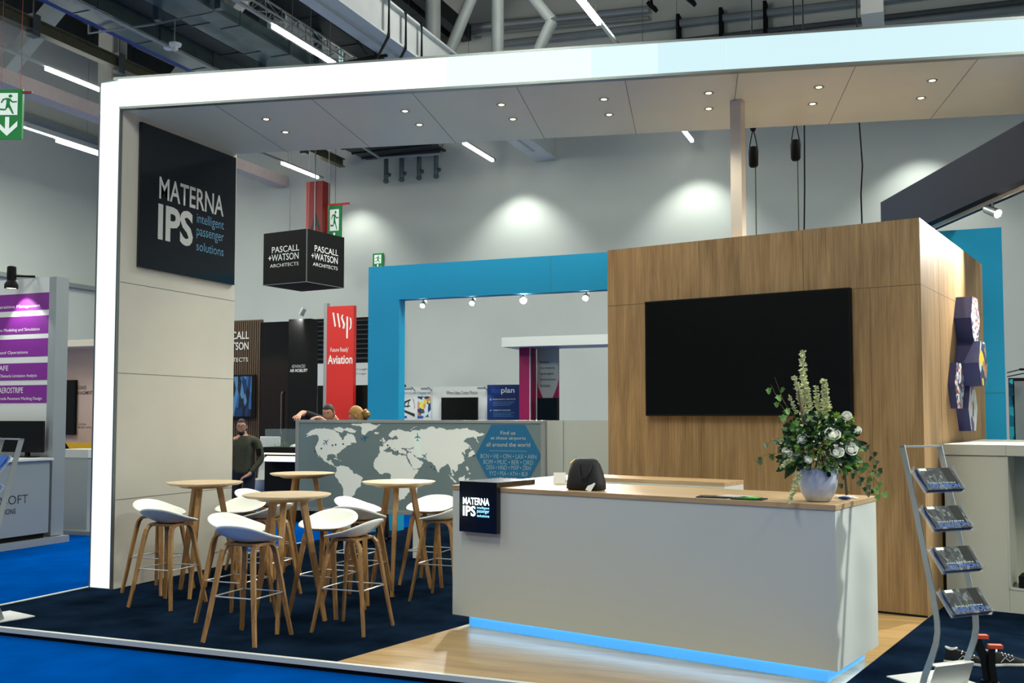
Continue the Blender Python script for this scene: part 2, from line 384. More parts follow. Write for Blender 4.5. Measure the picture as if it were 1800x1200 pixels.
# column
bm = NB(); box(bm, -.055, .055, -.055, .055, 3.3, 4.715)
tag(obj('support_column', bm, 'warmwhite'), 'slim square white column from the oak cabin roof up to the overhead beam', 'column').location = (-1.50, 9.62, 0)
bpy.data.objects['support_column'].rotation_euler[2] = R(-12)

# ---------------------------------------------------------------- large logo sign on the pillar
sg = thing('logo_sign', 'large glossy dark sign with grey company lettering on the pillar side', 'sign', (-7.22, 7.85, 0))
bm = NB(); box(bm, .0015, .035, 0, 1.53, 3.18, 4.66); obj('sign_board', bm, 'signnavy', sg, bevel=.004)
T = SIDE(.035)
text('MATERNA', T, .27, 1.31, 3.93, 4.16, 'txtgrey', sg, bold=.012)
text('IPS', T, .26, .80, 3.50, 3.88, 'txtgrey', sg, bold=.03)
text('intelligent', T, .86, 1.32, 3.75, 3.89, 'txtblue', sg)
text('passenger', T, .86, 1.32, 3.61, 3.72, 'txtblue', sg)
text('solutions', T, .86, 1.32, 3.48, 3.58, 'txtblue', sg)

# ---------------------------------------------------------------- oak cabin with screen
cb = thing('oak_cabin', 'large oak-veneered cabin behind the white counter, carrying a black screen', 'cabin', (.10, 9.06, 0), R(-12.2))
bm = NB(); box(bm, -3.0, 0, 0, 3.15, .005, 3.36); obj('cabin_walls', bm, 'oak', cb)
bm = NB()
for z in (2.79,): box(bm, -3.0, 0, -.0012, 0, z, z+.005); box(bm, 0, .0012, 0, 3.15, z, z+.005)
obj('panel_joint', bm, M['stem'], cb)
for x in (-2.0, -1.0, -.42): obj('panel_joint', box(NB(), x, x+.004, -.0012, 0, .01, 2.79 if x > -.5 else 3.35), M['stem'], cb)
obj('panel_joint', box(NB(), 0, .0012, .75, .754, .01, 3.36), M['stem'], cb)
bm = NB(); box(bm, -3.0, 0, -.004, 0, .0035, .02); obj('base_strip', bm, 'blackm', cb)
tv = thing('television', 'large black wall television on the front of the oak cabin', 'television', (.10, 9.06, 0), R(-12.2))
bm = NB(); box(bm, -2.55, -.57, -.07, -.002, 1.68, 2.80); obj('housing', bm, 'blackm', tv, bevel=.005)
bm = NB(); box(bm, -2.535, -.585, -.072, -.07, 1.70, 2.785); obj('screen', bm, 'screen', tv)
# hexagon picture blocks on the cabin side
HX = [(1.69, 2.62, .15, .249, 'mosaic', 'uppermost navy hexagon block with a pale photo face on the oak cabin side'),
      (1.69, 2.185, .21, .249, 'mosaicb', 'deepest navy hexagon block with a colourful photo face, second from the top'),
      (1.31, 1.965, .06, .249, 'mosaic', 'shallow navy hexagon block with a street photo face, leftmost of the cluster'),
      (1.69, 1.75, .11, .249, 'mosaicc', 'lowest navy hexagon block with a pale photo face above the white cabinet')]
for y, z, dep, r, m, lab in HX:
    h = thing('hexagon_block', lab, 'wall block', (.10, 9.06, 0), R(-12.2), 'hexagon picture blocks on the oak cabin')
    pts = [(y+r*math.cos(R(60*k)), z+r*math.sin(R(60*k))) for k in range(6)]
    bm = NB(); prism(bm, pts, .001, dep, SIDE(0)); obj('block_body', bm, 'navyhex', h)
    bm = NB(); prism(bm, [(y+(a-y)*.995, z+(b-z)*.995) for a, b in pts], dep, dep+.002, SIDE(0)); obj('photo_face', bm, m, h)

# ---------------------------------------------------------------- reception counter (U-shaped)
ct = thing('reception_counter', 'long white reception counter with oak top and glowing blue plinth', 'counter', (-.45, 6.55, 0), R(-14.0))
Lc = 3.07; W = .88
bm = NB(); box(bm, -Lc, 0, 0, W, .1, 1.09)
obj('front_body', bm, 'counter', ct)
c2 = NB(); box(c2, -Lc, -Lc+.42, W, 1.95, .1, 1.09); box(c2, -Lc+.42, -1.42, 1.55, 1.95, .1, 1.09); obj('rear_body', c2, 'counter', ct)
bm = NB(); prism(bm, [(-Lc-.006, -.006), (.006, -.006), (.006, W+.004), (-Lc+.42, W+.004), (-Lc+.42, 1.55), (-1.42, 1.55), (-1.42, 1.955), (-Lc-.006, 1.955)], 1.09, 1.125); obj('oak_top', bm, M['oakcounter'], ct, bevel=.002)
bm = NB(); box(bm, -Lc+.1, -.09, .09, W-.02, .003, .1); obj('plinth', bm, 'plinth', ct)
bm = NB(); box(bm, -Lc+.1, -.085, .083, .09, .088, .099); box(bm, -.09, -.083, .09, W-.06, .088, .099); obj('led_strip', bm, 'plinthled', ct)
# logo box hooked over the counter corner
lb = thing('logo_box', 'black box with glowing white company logo hooked over the counter front', 'sign', (-.45, 6.55, 0), R(-14.0))
bm = NB(); box(bm, -2.96, -2.59, -.055, -.008, .77, 1.165); obj('box_front', bm, 'black', lb, bevel=.003)
bm = NB(); box(bm, -2.96, -2.59, -.008, .47, 1.127, 1.165); obj('box_top', bm, 'black', lb, bevel=.003)
T = FRONT(-.055)
text('MATERNA', T, -2.92, -2.66, .985, 1.04, 'litwhite', lb, bold=.012)
text('IPS', T, -2.92, -2.795, .895, .975, 'litwhite', lb, bold=.025)
text('intelligent', T, -2.78, -2.66, .95, .975, 'litblue', lb)
text('passenger', T, -2.78, -2.66, .918, .945, 'litblue', lb)
text('solutions', T, -2.78, -2.66, .893, .914, 'litblue', lb)

# small things on the counter, placed in the counter's own axes
def onc(x, y, z=1.127):
    a = R(-14); return (-.45+x*math.cos(a)-y*math.sin(a), 6.55+x*math.sin(a)+y*math.cos(a), z)
hb = thing('handbag', 'black leather handbag with gold zip standing on the counter', 'handbag', onc(-1.92, .17), R(-14))
bm = NB(); secs = []
for i, (zz, w, dd) in enumerate([(0, .145, .07), (.01, .155, .085), (.06, .152, .085), (.13, .135, .07), (.19, .115, .05), (.225, .09, .03), (.235, .06, .015)]):
    secs.append((zz, w, dd))
lv = []
for zz, w_, dd in secs:
    for k in range(24):
        a = 2*PI*k/24; cx_, cy_ = math.cos(a), math.sin(a)
        lv.append((w_*math.copysign(abs(cx_)**.6, cx_), dd*math.copysign(abs(cy_)**.7, cy_), zz))
add(bm, lv, [(i*24+k, i*24+(k+1) % 24, (i+1)*24+(k+1) % 24, (i+1)*24+k) for i in range(6) for k in range(24)]+[tuple(range(24)), tuple(range(144, 168))])
obj('bag_body', bm, 'leather', hb, True, ang=60)
for s in (-1, 1):
    bm = NB(); tube(bm, [(.05*math.cos(t)+.03, s*(.05+.05*math.sin(t)), .19-.10*math.sin(t)) for t in [PI*k/12 for k in range(13)]], .007); obj('handle', bm, 'leather', hb, True)
bm = NB(); tube(bm, [(-.098, -.052, .19), (-.106, -.062, .16), (-.112, -.078, .10)], .003); tube(bm, [(-.105, -.05, .195), (-.075, -.035, .225)], .005); obj('zip', bm, 'gold', hb, True)
bm = NB(); box(bm, -.025, .025, -.0005, .0005, 0, .075, Matrix.Translation((.075, -.10, .0))@Matrix.Rotation(R(-25), 4, 'X')@Matrix.Rotation(R(22), 4, 'Y')); obj('swing_tag', bm, 'paper', hb)
for i, (x, y, rz, lab) in enumerate([(-2.45, .62, 25, 'white folded card standing on the counter behind the black logo box'), (-2.2, .62, -10, 'white folded card standing on the counter between logo box and handbag')]):
    t = NB(); w2 = .05
    add(t, [(-w2, -.03, 0), (w2, -.03, 0), (w2, 0, .09), (-w2, 0, .09), (-w2, .03, 0), (w2, .03, 0)], [(0, 1, 2, 3), (3, 2, 5, 4)])
    o = tag(obj('folded_card', t, 'paper'), lab, 'card', 'folded cards on the counter'); o.location = onc(x, y); o.rotation_euler = (0, 0, R(rz-14))
    m_ = o.modifiers.new('s', 'SOLIDIFY'); m_.thickness = .001; m_.offset = 1
bk = [(-.86, .10, .21, .15, 12, 'blackm', 'dark magazine lying flat at the left of the counter brochures', 0), (-.72, .16, .21, .15, -8, 'txtgrey', 'pale grey leaflet lying across the dark magazines', .006), (-.60, .09, .21, .15, 6, 'blackm', 'dark magazine lying under the bright green leaflet', 0), (-.60, .10, .14, .09, -4, 'leafg', 'bright green leaflet lying on a dark magazine', .006)]
M['leafg'] = mat('bright_green_print', sr(60, 214, 50), .4)
for x, y, a, b, r_, m, lab, dz in bk:
    bm = NB(); box(bm, -a/2, a/2, -b/2, b/2, 0, .005)
    o = tag(obj('leaflet', bm, m), lab, 'leaflet', 'leaflets on the counter'); o.location = onc(x, y, 1.127+dz); o.rotation_euler = (0, 0, R(r_-14))
for i in range(2):
    pass
o = tag(obj('computer_mouse', ball(NB(), (0, 0, .011), .045, .03, .011), 'poster', None, True), 'dark blue computer mouse at the right rear of the counter', 'mouse'); o.location = onc(-.07, .42)
bm = NB(); box(bm, -.07, .07, -.04, .04, 0, .004); box(bm, -.07, .05, -.03, .04, .004, .012)
o = tag(obj('card_stack', bm, 'paper'), 'small white stack of cards at the counter right rear edge', 'cards'); o.location = onc(-.1, .56)

# ---------------------------------------------------------------- bar stools
def stool(label):
    t = thing('bar_stool', label, 'stool', (0, 0, 0), 0, 'white shell bar stools')
    n, m = 40, 12; vs = []; fs = []
    def P(k, j):
        a = 2*PI*k/n; r = j/m; ca, sa = math.cos(a), math.sin(a)
        X = .25*math.copysign(abs(ca)**.8, ca); Yv = .21*math.copysign(abs(sa)**.88, sa)
        rimz = .803-.062*sa-.016*ca*ca
        base = .734
        e = r**2.0
        return (X*r, Yv*r*(1) , base*(1-e)+(rimz+max(0, -sa)**2*.010)*e-.004)
    for j in range(1, m+1):
        for k in range(n): vs.append(P(k, j))
    vs.append((0, 0, .730)); c0 = len(vs)-1
    for k in range(n): fs.append((c0, k, (k+1) % n))
    for j in range(m-1):
        for k in range(n): fs.append((j*n+k, (j+1)*n+k, (j+1)*n+(k+1) % n, j*n+(k+1) % n))
    bm = NB(); add(bm, vs, fs)
    s = obj('seat_shell', bm, 'shell', t, True, ang=80)
    md = s.modifiers.new('t', 'SOLIDIFY'); md.thickness = .009; md.offset = -1
    bm = NB(); box(bm, -.14, .14, -.11, .11, .705, .722); obj('seat_frame', bm, 'oakleg', t, bevel=.004)
    for sx in (-1, 1):
        for sy in (-1, 1):
            pts = [(sx*.232, sy*.232, 0), (sx*.205, sy*.206, .17), (sx*.168, sy*.17, .44), (sx*.142, sy*.142, .63), (sx*.136, sy*.128, .675), (sx*.132, sy*.105, .702), (sx*.13, sy*.07, .714), (sx*.13, 0, .716)]
            sw = []
            bm = NB(); sweep(bm, pts, rect(.042, .022), side=(1, 0, 0), taper=[.8, .88, 1, 1.05, 1.05, 1, 1, 1]); obj('leg', bm, 'oakleg', t, bevel=.004)
    q = .183
    bm = NB(); tube(bm, [(-q, -q, .335), (q, -q, .335)], .0055, 6); tube(bm, [(q, -q, .335), (q, q, .335)], .0055, 6); tube(bm, [(q, q, .335), (-q, q, .335)], .0055, 6); tube(bm, [(-q, q, .335), (-q, -q, .335)], .0055, 6)
    obj('footrest', bm, 'steel', t, True)
    return t
def table(label):
    t = thing('bar_table', label, 'table', (0, 0, 0), 0, 'round oak bar tables')
    bm = NB(); lathe(bm, [(.0, 1.028), (.325, 1.028), (.352, 1.043), (.352, 1.05), (.0, 1.05)], 64, cap=False); obj('table_top', bm, 'oaktop', t, True, ang=20)
    bm = NB(); lathe(bm, [(.0, 1.0), (.215, 1.0), (.275, 1.028), (.0, 1.028)], 48, cap=False); obj('sub_frame', bm, 'oakleg', t, True, ang=20)
    for a in (168, 288, 48):
        c, s = math.cos(R(a)), math.sin(R(a))
        bm = NB(); sweep(bm, [(c*.335, s*.335, 0), (c*.235, s*.235, .5), (c*.135, s*.135, 1.0)], rect(.042, .05), side=(-s, c, 0), taper=[.72, .95, 1.1]); obj('leg', bm, 'oakleg', t, bevel=.006)
    return t
TB = [(-6.27, 7.78, 0, 'round oak bar table nearest the portal pillar, leftmost in front of the white side wall'),
      (-4.69, 6.83, 6, 'round oak bar table nearest the camera, in the middle of the stools'),
      (-6.26, 9.41, -20, 'round oak bar table furthest back, beside the left end of the map wall'),
      (-4.60, 8.56, 0, 'round oak bar table between the map wall and the white counter')]
t0 = None
for x, y, a, lab in TB:
    if t0 is None: t0 = table(lab); t0.location = (x, y, 0)
    else: dup(t0, (x, y, 0), R(a), lab)
# rotation 0: back of the seat to -Y
SP = [(-4.68, 6.33, 0, 'white shell bar stool nearest the stage edge, back to camera, at the foremost table'),
      (-6.18, 7.19, 0, 'white shell bar stool in front of the left table, back turned to the camera'),
      (-6.76, 7.73, -90, 'white shell bar stool closest to the glowing pillar, left of the left table'),
      (-6.25, 8.30, 180, 'white shell bar stool behind the left table, facing the camera'),
      (-5.62, 7.86, 90, 'white shell bar stool right of the left table, seen just behind the foremost table'),
      (-5.20, 6.88, -90, 'white shell bar stool left of the foremost table, its seat facing right'),
      (-4.66, 7.40, 180, 'white shell bar stool behind the foremost table, facing the camera'),
      (-4.12, 6.92, 90, 'white shell bar stool right of the foremost table, back raised towards the counter'),
      (-6.74, 9.25, -90, 'white shell bar stool left of the furthest table, beside the portal wall edge'),
      (-6.32, 8.90, 0, 'white shell bar stool in front of the furthest table, half hidden by the foremost table'),
      (-5.14, 8.72, -90, 'white shell bar stool left of the table by the map wall, seat facing right'),
      (-4.72, 8.02, 0, 'white bar stool in front of the table by the map wall, back to camera'),
      (-4.52, 9.10, 180, 'white shell bar stool behind the table by the map wall, partly hidden by the counter'),
      (-4.02, 8.36, 90, 'white bar stool right of the map wall table, cut off by the counter')]
s0 = None
for x, y, a, lab in SP:
    if s0 is None: s0 = stool(lab); s0.location = (x, y, 0); s0.rotation_euler = (0, 0, R(a))
    else: dup(s0, (x, y, 0), R(a), lab)

# ---------------------------------------------------------------- world map wall
MAP = [
 [(0.154,1.453),(0.21,1.489),(0.284,1.521),(0.377,1.521),(0.524,1.512),(0.622,1.47),(0.647,1.423),(0.696,1.408),(0.731,1.44),(0.743,1.471),(0.803,1.461),(0.852,1.409),(0.87,1.373),(0.87,1.352),(0.817,1.352),(0.792,1.357),(0.805,1.331),(0.745,1.32),(0.697,1.278),(0.673,1.267),(0.637,1.235),(0.601,1.214),(0.601,1.172),(0.583,1.182),(0.576,1.208),(0.503,1.207),(0.461,1.191),(0.449,1.138),(0.486,1.123),(0.516,1.144),(0.523,1.118),(0.541,1.098),(0.56,1.067),(0.59,1.062),(0.578,1.051),(0.541,1.072),(0.468,1.107),(0.412,1.127),(0.369,1.168),(0.338,1.199),(0.35,1.163),(0.319,1.21),(0.294,1.262),(0.287,1.294),(0.311,1.336),(0.335,1.379),(0.329,1.431),(0.298,1.447),(0.242,1.441),(0.192,1.43),(0.155,1.419),(0.192,1.446)],
 [(0.549,1.527),(0.621,1.544),(0.67,1.533),(0.694,1.518),(0.743,1.539),(0.803,1.529),(0.875,1.498),(0.851,1.472),(0.791,1.476),(0.743,1.497),(0.695,1.502),(0.671,1.471),(0.622,1.481),(0.585,1.496)],
 [(0.79,1.575),(0.862,1.583),(0.982,1.59),(1.218,1.58),(1.171,1.556),(1.148,1.525),(1.077,1.499),(1.018,1.473),(0.983,1.441),(0.947,1.462),(0.941,1.498),(0.952,1.529),(0.91,1.56),(0.851,1.562)],
 [(0.553,1.156),(0.589,1.167),(0.65,1.136),(0.686,1.126),(0.626,1.136)],
 [(1.119,1.479),(1.189,1.481),(1.178,1.463),(1.13,1.463)],
 [(0.59,1.057),(0.651,1.074),(0.735,1.06),(0.82,1.015),(0.844,0.974),(0.916,0.96),(0.97,0.925),(0.941,0.867),(0.929,0.816),(0.87,0.773),(0.858,0.731),(0.823,0.704),(0.799,0.657),(0.752,0.635),(0.703,0.664),(0.69,0.726),(0.684,0.809),(0.629,0.87),(0.579,0.931),(0.573,0.963),(0.603,1.005)],
 [(1.225,1.423),(1.254,1.418),(1.284,1.372),(1.231,1.358),(1.237,1.387)],
 [(1.19,1.376),(1.225,1.397),(1.225,1.371)],
 [(1.203,1.243),(1.279,1.249),(1.354,1.253),(1.372,1.22),(1.441,1.205),(1.47,1.221),(1.556,1.207),(1.579,1.146),(1.614,1.096),(1.654,1.042),(1.728,1.043),(1.706,0.997),(1.666,0.956),(1.627,0.895),(1.638,0.834),(1.605,0.773),(1.571,0.742),(1.537,0.69),(1.474,0.668),(1.445,0.728),(1.421,0.808),(1.409,0.879),(1.362,0.908),(1.35,0.979),(1.281,0.998),(1.193,0.986),(1.14,1.036),(1.114,1.077),(1.127,1.139),(1.162,1.181),(1.179,1.217)],
 [(1.684,0.825),(1.723,0.847),(1.707,0.776),(1.673,0.734),(1.662,0.764)],
 [(1.19,1.309),(1.231,1.31),(1.255,1.325),(1.231,1.346),(1.313,1.388),(1.347,1.408),(1.371,1.388),(1.451,1.409),(1.428,1.445),(1.405,1.439),(1.37,1.414),(1.336,1.424),(1.314,1.444),(1.335,1.475),(1.393,1.506),(1.497,1.513),(1.554,1.496),(1.612,1.487),(1.703,1.507),(1.756,1.498),(1.756,1.442),(1.757,1.351),(1.758,1.19),(1.716,1.199),(1.682,1.239),(1.704,1.26),(1.681,1.3),(1.658,1.31),(1.613,1.289),(1.579,1.288),(1.521,1.298),(1.492,1.298),(1.498,1.277),(1.567,1.248),(1.556,1.212),(1.453,1.246),(1.418,1.276),(1.383,1.291),(1.441,1.246),(1.36,1.286),(1.313,1.306),(1.278,1.274),(1.232,1.243),(1.197,1.248)],
 [(1.612,1.517),(1.657,1.548),(1.697,1.553),(1.646,1.533),(1.623,1.507)],
 [(1.564,1.167),(1.623,1.234),(1.686,1.197),(1.75,1.142),(1.787,1.128),(1.75,1.077),(1.666,1.038),(1.624,1.093)],
 [(1.6,1.459),(1.727,1.478),(1.748,1.525),(1.914,1.554),(1.966,1.527),(2.059,1.533),(2.162,1.518),(2.264,1.522),(2.446,1.511),(2.576,1.475),(2.526,1.447),(2.476,1.437),(2.506,1.365),(2.476,1.383),(2.436,1.437),(2.345,1.418),(2.305,1.381),(2.366,1.345),(2.376,1.299),(2.325,1.271),(2.285,1.252),(2.315,1.207),(2.326,1.161),(2.285,1.124),(2.235,1.104),(2.235,1.049),(2.204,1.021),(2.164,1.057),(2.194,0.984),(2.164,1.011),(2.133,1.084),(2.102,1.12),(2.061,1.092),(1.999,1.054),(1.989,1.007),(1.958,1.053),(1.906,1.126),(1.833,1.162),(1.749,1.179),(1.686,1.197),(1.623,1.252),(1.559,1.27),(1.57,1.289),(1.654,1.29),(1.685,1.347),(1.643,1.403)],
 [(2.345,1.372),(2.416,1.3),(2.396,1.29)],
 [(2.376,1.244),(2.436,1.282),(2.456,1.236),(2.406,1.208),(2.366,1.198)],
 [(2.305,1.28),(2.336,1.244),(2.321,1.229)],
 [(2.119,0.992),(2.164,0.965),(2.221,0.902),(2.195,0.905),(2.144,0.95)],
 [(2.249,0.958),(2.326,0.996),(2.33,0.95),(2.296,0.913),(2.256,0.921)],
 [(2.342,0.951),(2.397,0.961),(2.367,0.918),(2.347,0.914)],
 [(2.336,1.088),(2.356,1.097),(2.376,1.052),(2.356,1.042)],
 [(2.366,1.015),(2.397,1.025),(2.391,0.997)],
 [(2.447,0.935),(2.527,0.919),(2.507,0.904),(2.457,0.906)],
 [(2.139,1.038),(2.188,0.984),(2.164,0.98)],
]
PLANES = [(0.443, 1.359), (0.992, 1.413), (1.71, 1.43), (1.804, 1.205)]
DOTS = [(0.284, 1.243), (0.377, 1.276), (0.535, 1.318), (0.581, 1.326), (0.688, 1.335), (0.681, 1.397), (1.441, 1.256), (1.339, 1.406), (1.336, 1.298), (1.307, 1.326), (1.892, 1.079), (1.933, 1.052), (2.442, 1.218)]
HEX = [(2.663, 1.58), (3.079, 1.582), (3.28, 1.231), (3.074, 0.888), (2.663, 0.878), (2.462, 1.226)]
HT = [[(2.779, 1.465), (2.96, 1.508)], [(2.656, 1.398), (3.087, 1.445)], [(2.601, 1.328), (3.142, 1.375)], [(2.64, 1.275), (3.1, 1.284)], [(2.529, 1.193), (3.218, 1.242)], [(2.566, 1.126), (3.177, 1.177)], [(2.604, 1.064), (3.146, 1.114)], [(2.635, 0.997), (3.116, 1.045)], [(2.762, 0.936), (2.981, 0.977)]]

mw = thing('map_wall', 'low grey display wall with a white world map and blue airport hexagon', 'display wall', (-7.16, 10.6, 0))
bm = NB(); box(bm, .03, 3.29, .006, .11, .54, 1.60); obj('panel', bm, 'mapbase', mw)
bm = NB(); box(bm, 0, .055, -.004, .115, .505, 1.63); box(bm, 3.27, 3.325, -.004, .115, .505, 1.63); box(bm, .055, 3.27, -.004, .115, 1.595, 1.63); box(bm, .055, 3.27, -.004, .115, .505, .55)
obj('frame', bm, 'silver', mw, bevel=.002)
def coast(poly, rng=random.Random(3)):
    pts = poly
    for lvl in range(3):
        out = []
        for i, a in enumerate(pts):
            b = pts[(i+1) % len(pts)]; L_ = math.hypot(b[0]-a[0], b[1]-a[1]); out.append(a)
            if L_ > .012:
                k = rng.uniform(-.16, .16)*L_; out.append(((a[0]+b[0])/2-(b[1]-a[1])/L_*k, (a[1]+b[1])/2+(b[0]-a[0])/L_*k))
        pts = out
    return pts
MAP[12] = [(1.564, 1.22), (1.60, 1.25), (1.64, 1.24), (1.69, 1.19), (1.72, 1.165), (1.76, 1.15), (1.79, 1.12), (1.75, 1.07), (1.69, 1.045), (1.655, 1.05), (1.62, 1.11), (1.59, 1.17)]
MAP = [coast(p) for p in MAP]
T = FRONT(.006)
decal(MAP, T, 'mapland', mw, 'world_map')
decal([[(x+.012*math.cos(a), z+.012*math.sin(a)) for a in [2*PI*k/8 for k in range(8)]] for x, z in DOTS], T, 'greyd', mw, 'city_dots', .003)
def plane_shape(x, z, s, rot):
    base = [(0, 1), (.08, .8), (.1, .25), (.75, -.15), (.75, -.3), (.1, -.12), (.07, -.6), (.3, -.8), (.3, -.92), (0, -.82)]
    pts = base+[(-a, b) for a, b in base[::-1][1:-1]]; c, sn = math.cos(rot), math.sin(rot)
    return [(x+s*(a*c-b*sn), z+s*(a*sn+b*c)) for a, b in pts]
decal([plane_shape(*PLANES[1], .062, R(-75))], T, 'mapblue', mw, 'aircraft_symbol', .004)
for k_, s_, r_ in ((0, .05, -50), (2, .055, 0), (3, .05, -40)): decal([plane_shape(*PLANES[k_], s_, R(r_))], T, 'txtblue', mw, 'aircraft_symbol', .0045)
hz_ = [(2.665, 1.581), (3.08, 1.581), (3.28, 1.228), (3.075, .878), (2.665, .878), (2.462, 1.226)]
decal([hz_], T, 'mapblue', mw, 'hexagon', .005)
rows = ['Find us', 'at these airports', 'all around the world', None, 'BCN \u2022 VIE \u2022 CPH \u2022 LAX \u2022 ARN', 'BOM \u2022 MUC \u2022 BER \u2022 ORD', 'DEN \u2022 HND \u2022 MXP \u2022 ZRH', 'YYZ \u2022 PSA \u2022 ATH \u2022 BLR', 'DUS']
for s, (p, q) in zip(rows, HT):
    if s is None: decal([[(p[0], 1.277), (q[0], 1.277), (q[0], 1.281), (p[0], 1.281)]], T, 'txtpale', mw, 'rule_line', .007)
    else: text(s, T, p[0], q[0], min(p[1], q[1]), max(p[1], q[1]), 'txtgrey' if s[1].islower() else 'txtpale', mw, depth=.007)
for x in (.75, 1.70, 2.7):
    bm = NB(); box(bm, x-.05, x+.05, .01, .10, 0, .505); obj('leg', bm, 'white', mw)

# frosted glass screen with a low bench behind it
fg = thing('frosted_screen', 'frosted glass screen between the map wall and the oak cabin', 'glass screen', (-3.83, 10.6, 0))
bm = NB(); box(bm, .01, .20, .02, .04, .72, 1.63); box(bm, .205, .86, .02, .04, .72, 1.63); obj('glass_pane', bm, 'frost', fg)
bm = NB(); box(bm, .2, .205, .015, .045, .6, 1.63); box(bm, 0, .86, .01, .05, .62, .72); obj('frame', bm, 'silver', fg)
bm = NB(); box(bm, 0, .1, .01, .05, 0, .62); box(bm, .72, .82, .01, .05, 0, .62); obj('foot', bm, 'white', fg)
pp = thing('potted_plant', 'green potted plant blurred behind the frosted glass screen', 'plant', (-3.38, 11.12, 0))
bm = NB(); lathe(bm, [(.10, 0), (.15, .35), (.155, .7), (.14, .7), (.13, .66), (0, .66)], 24); obj('pot', bm, 'white', pp, True)
def leaf(bm, base, dirv, L, w, droop=.3, up=(0, 0, 1)):
    d_ = Vector(dirv).normalized(); s_ = d_.cross(Vector(up))
    if s_.length < .1: s_ = d_.cross(Vector((1, 0, 0)))
    s_.normalize(); n_ = s_.cross(d_).normalized(); b = Vector(base)
    prof_ = [(0, .08), (.2, .7), (.45, 1), (.7, .75), (1, 0)]
    vs = []
    for t_, k in prof_:
        c_ = b+d_*L*t_-n_*0+Vector((0, 0, -droop*L*t_*t_))
        vs += [c_-s_*w*k/2+n_*.12*w*k, c_, c_+s_*w*k/2+n_*.12*w*k]
    fs = []
    for i in range(4):
        a = i*3; fs += [(a, a+1, a+4, a+3), (a+1, a+2, a+5, a+4)]
    add(bm, vs, fs)
bm = NB()
for k in range(26):
    a = random.uniform(0, 2*PI); e = random.uniform(.3, 1.2)
    leaf(bm, (0, 0, .66+random.uniform(0, .3)), (math.cos(a)*math.cos(e), math.sin(a)*math.cos(e), math.sin(e)), random.uniform(.3, .46), .09, .3)
obj('foliage', bm, 'leafl', pp, True)

# ---------------------------------------------------------------- flower arrangement
fa = thing('flower_arrangement', 'tall white and green flower arrangement in a pale round vase on the counter', 'flowers', (-.57, 6.79, 1.127), R(21.8))
bm = NB(); lathe(bm, [(.065, 0), (.075, .004), (.105, .05), (.122, .11), (.127, .16), (.125, .205), (.118, .21), (.116, .2), (.112, .12), (0, .1)], 40); obj('vase', bm, 'cream', fa, True, ang=50)
bm = NB(); box(bm, .02, .045, -.1285, -.124, .165, .195); obj('vase_label', bm, 'black', fa)
def fp(px, py, dy=0): return ((px-575)*.000924, dy, (1135-py)*.000924)
def rose(c, r, m='petal'):
    bm = NB(); ball(bm, c, r*.55, r*.55, r*.6, 12, 8)
    for ring, (rad, n_, h_) in enumerate([(.35, 4, .95), (.62, 5, .7), (.9, 6, .4)]):
        for k in range(n_):
            a0 = 2*PI*k/n_+ring*.5; vs = []
            for u in range(5):
                a = a0+(u-2)*.33*(1.3-ring*.15)
                for v_ in range(4):
                    t_ = v_/3; rr = r*rad*(.55+.45*math.sin(t_*1.7))*(1+.15*t_*ring); zz = r*(-.6+t_*(1.15+.25*h_)*(1-.12*abs(u-2)**1.3*.5))
                    vs.append((c[0]+rr*math.cos(a), c[1]+rr*math.sin(a), c[2]+zz*.85))
            add(bm, vs, [(u*4+v_, (u+1)*4+v_, (u+1)*4+v_+1, u*4+v_+1) for u in range(4) for v_ in range(3)])
    Mx = Matrix.Translation(c)@Matrix.Rotation(R(62)+random.uniform(-.2, .2), 4, 'X')@Matrix.Rotation(random.uniform(-.3, .3), 4, 'Y')@Matrix.Translation(-Vector(c))
    for v in bm.verts: v.co = Mx @ v.co
    o = obj('rose', bm, m, fa, True, ang=70); md = o.modifiers.new('s', 'SOLIDIFY'); md.thickness = .0015; return o
for px, py, r, dy in [(512, 565, .040, -.03), (640, 672, .044, -.12), (655, 787, .040, -.15), (765, 770, .036, -.12), (332, 795, .030, -.08), (780, 540, .028, -.02), (460, 840, .022, -.14), (430, 700, .026, -.1), (850, 640, .024, -.02)]:
    rose(fp(px, py, dy), r)
for px, py, r, dy in [(565, 622, .036, -.1), (695, 535, .034, -.05), (490, 800, .03, -.13), (715, 690, .026, -.12), (420, 640, .028, -.06), (625, 850, .036, -.14), (820, 880, .028, -.06), (545, 780, .03, -.15), (400, 770, .026, -.1), (820, 560, .03, 0), (370, 860, .026, -.1), (760, 620, .03, -.06), (600, 720, .024, -.14)]:
    bm = NB(); c = Vector(fp(px, py, dy)); ball(bm, c, r*.5, r*.4, r*.5, 10, 6)
    for k in range(46):
        a = random.uniform(0, 2*PI); e = random.uniform(-.2, 1.4); dv = (math.cos(a)*math.cos(e), -math.sin(e), math.sin(a)*math.cos(e)); leaf(bm, c, dv, r, r*.32, .1)
    obj('chrysanthemum', bm, 'petalg', fa, True)
def spike(p0, p1, r, n_, dens=5):
    bm = NB(); p0 = Vector(p0); p1 = Vector(p1); tube(bm, [p0, (p0+p1)/2, p1], .004, 6)
    for i in range(n_):
        t_ = i/n_; c = p0.lerp(p1, .25+.75*t_)+Vector((random.uniform(-.006, .006), 0, random.uniform(-.004, .004)))
        for k in range(dens):
            a = 2*PI*(k+i*.38)/dens; leaf(bm, c, (math.cos(a), math.sin(a), .35+random.uniform(-.2, .4)), r*random.uniform(.8, 1.3)*(1.1-.4*t_), r*.5, .1, (random.uniform(-.5, .5), -1, random.uniform(-.5, .5)))
    obj('flower_spike', bm, 'spikec', fa, True)
spike(fp(500, 560, 0), fp(478, 70, 0), .034, 22, 5)
spike(fp(500, 620, -.03), fp(410, 250, -.03), .028, 22)
spike(fp(560, 620, .02), fp(500, 290, .02), .028, 20)
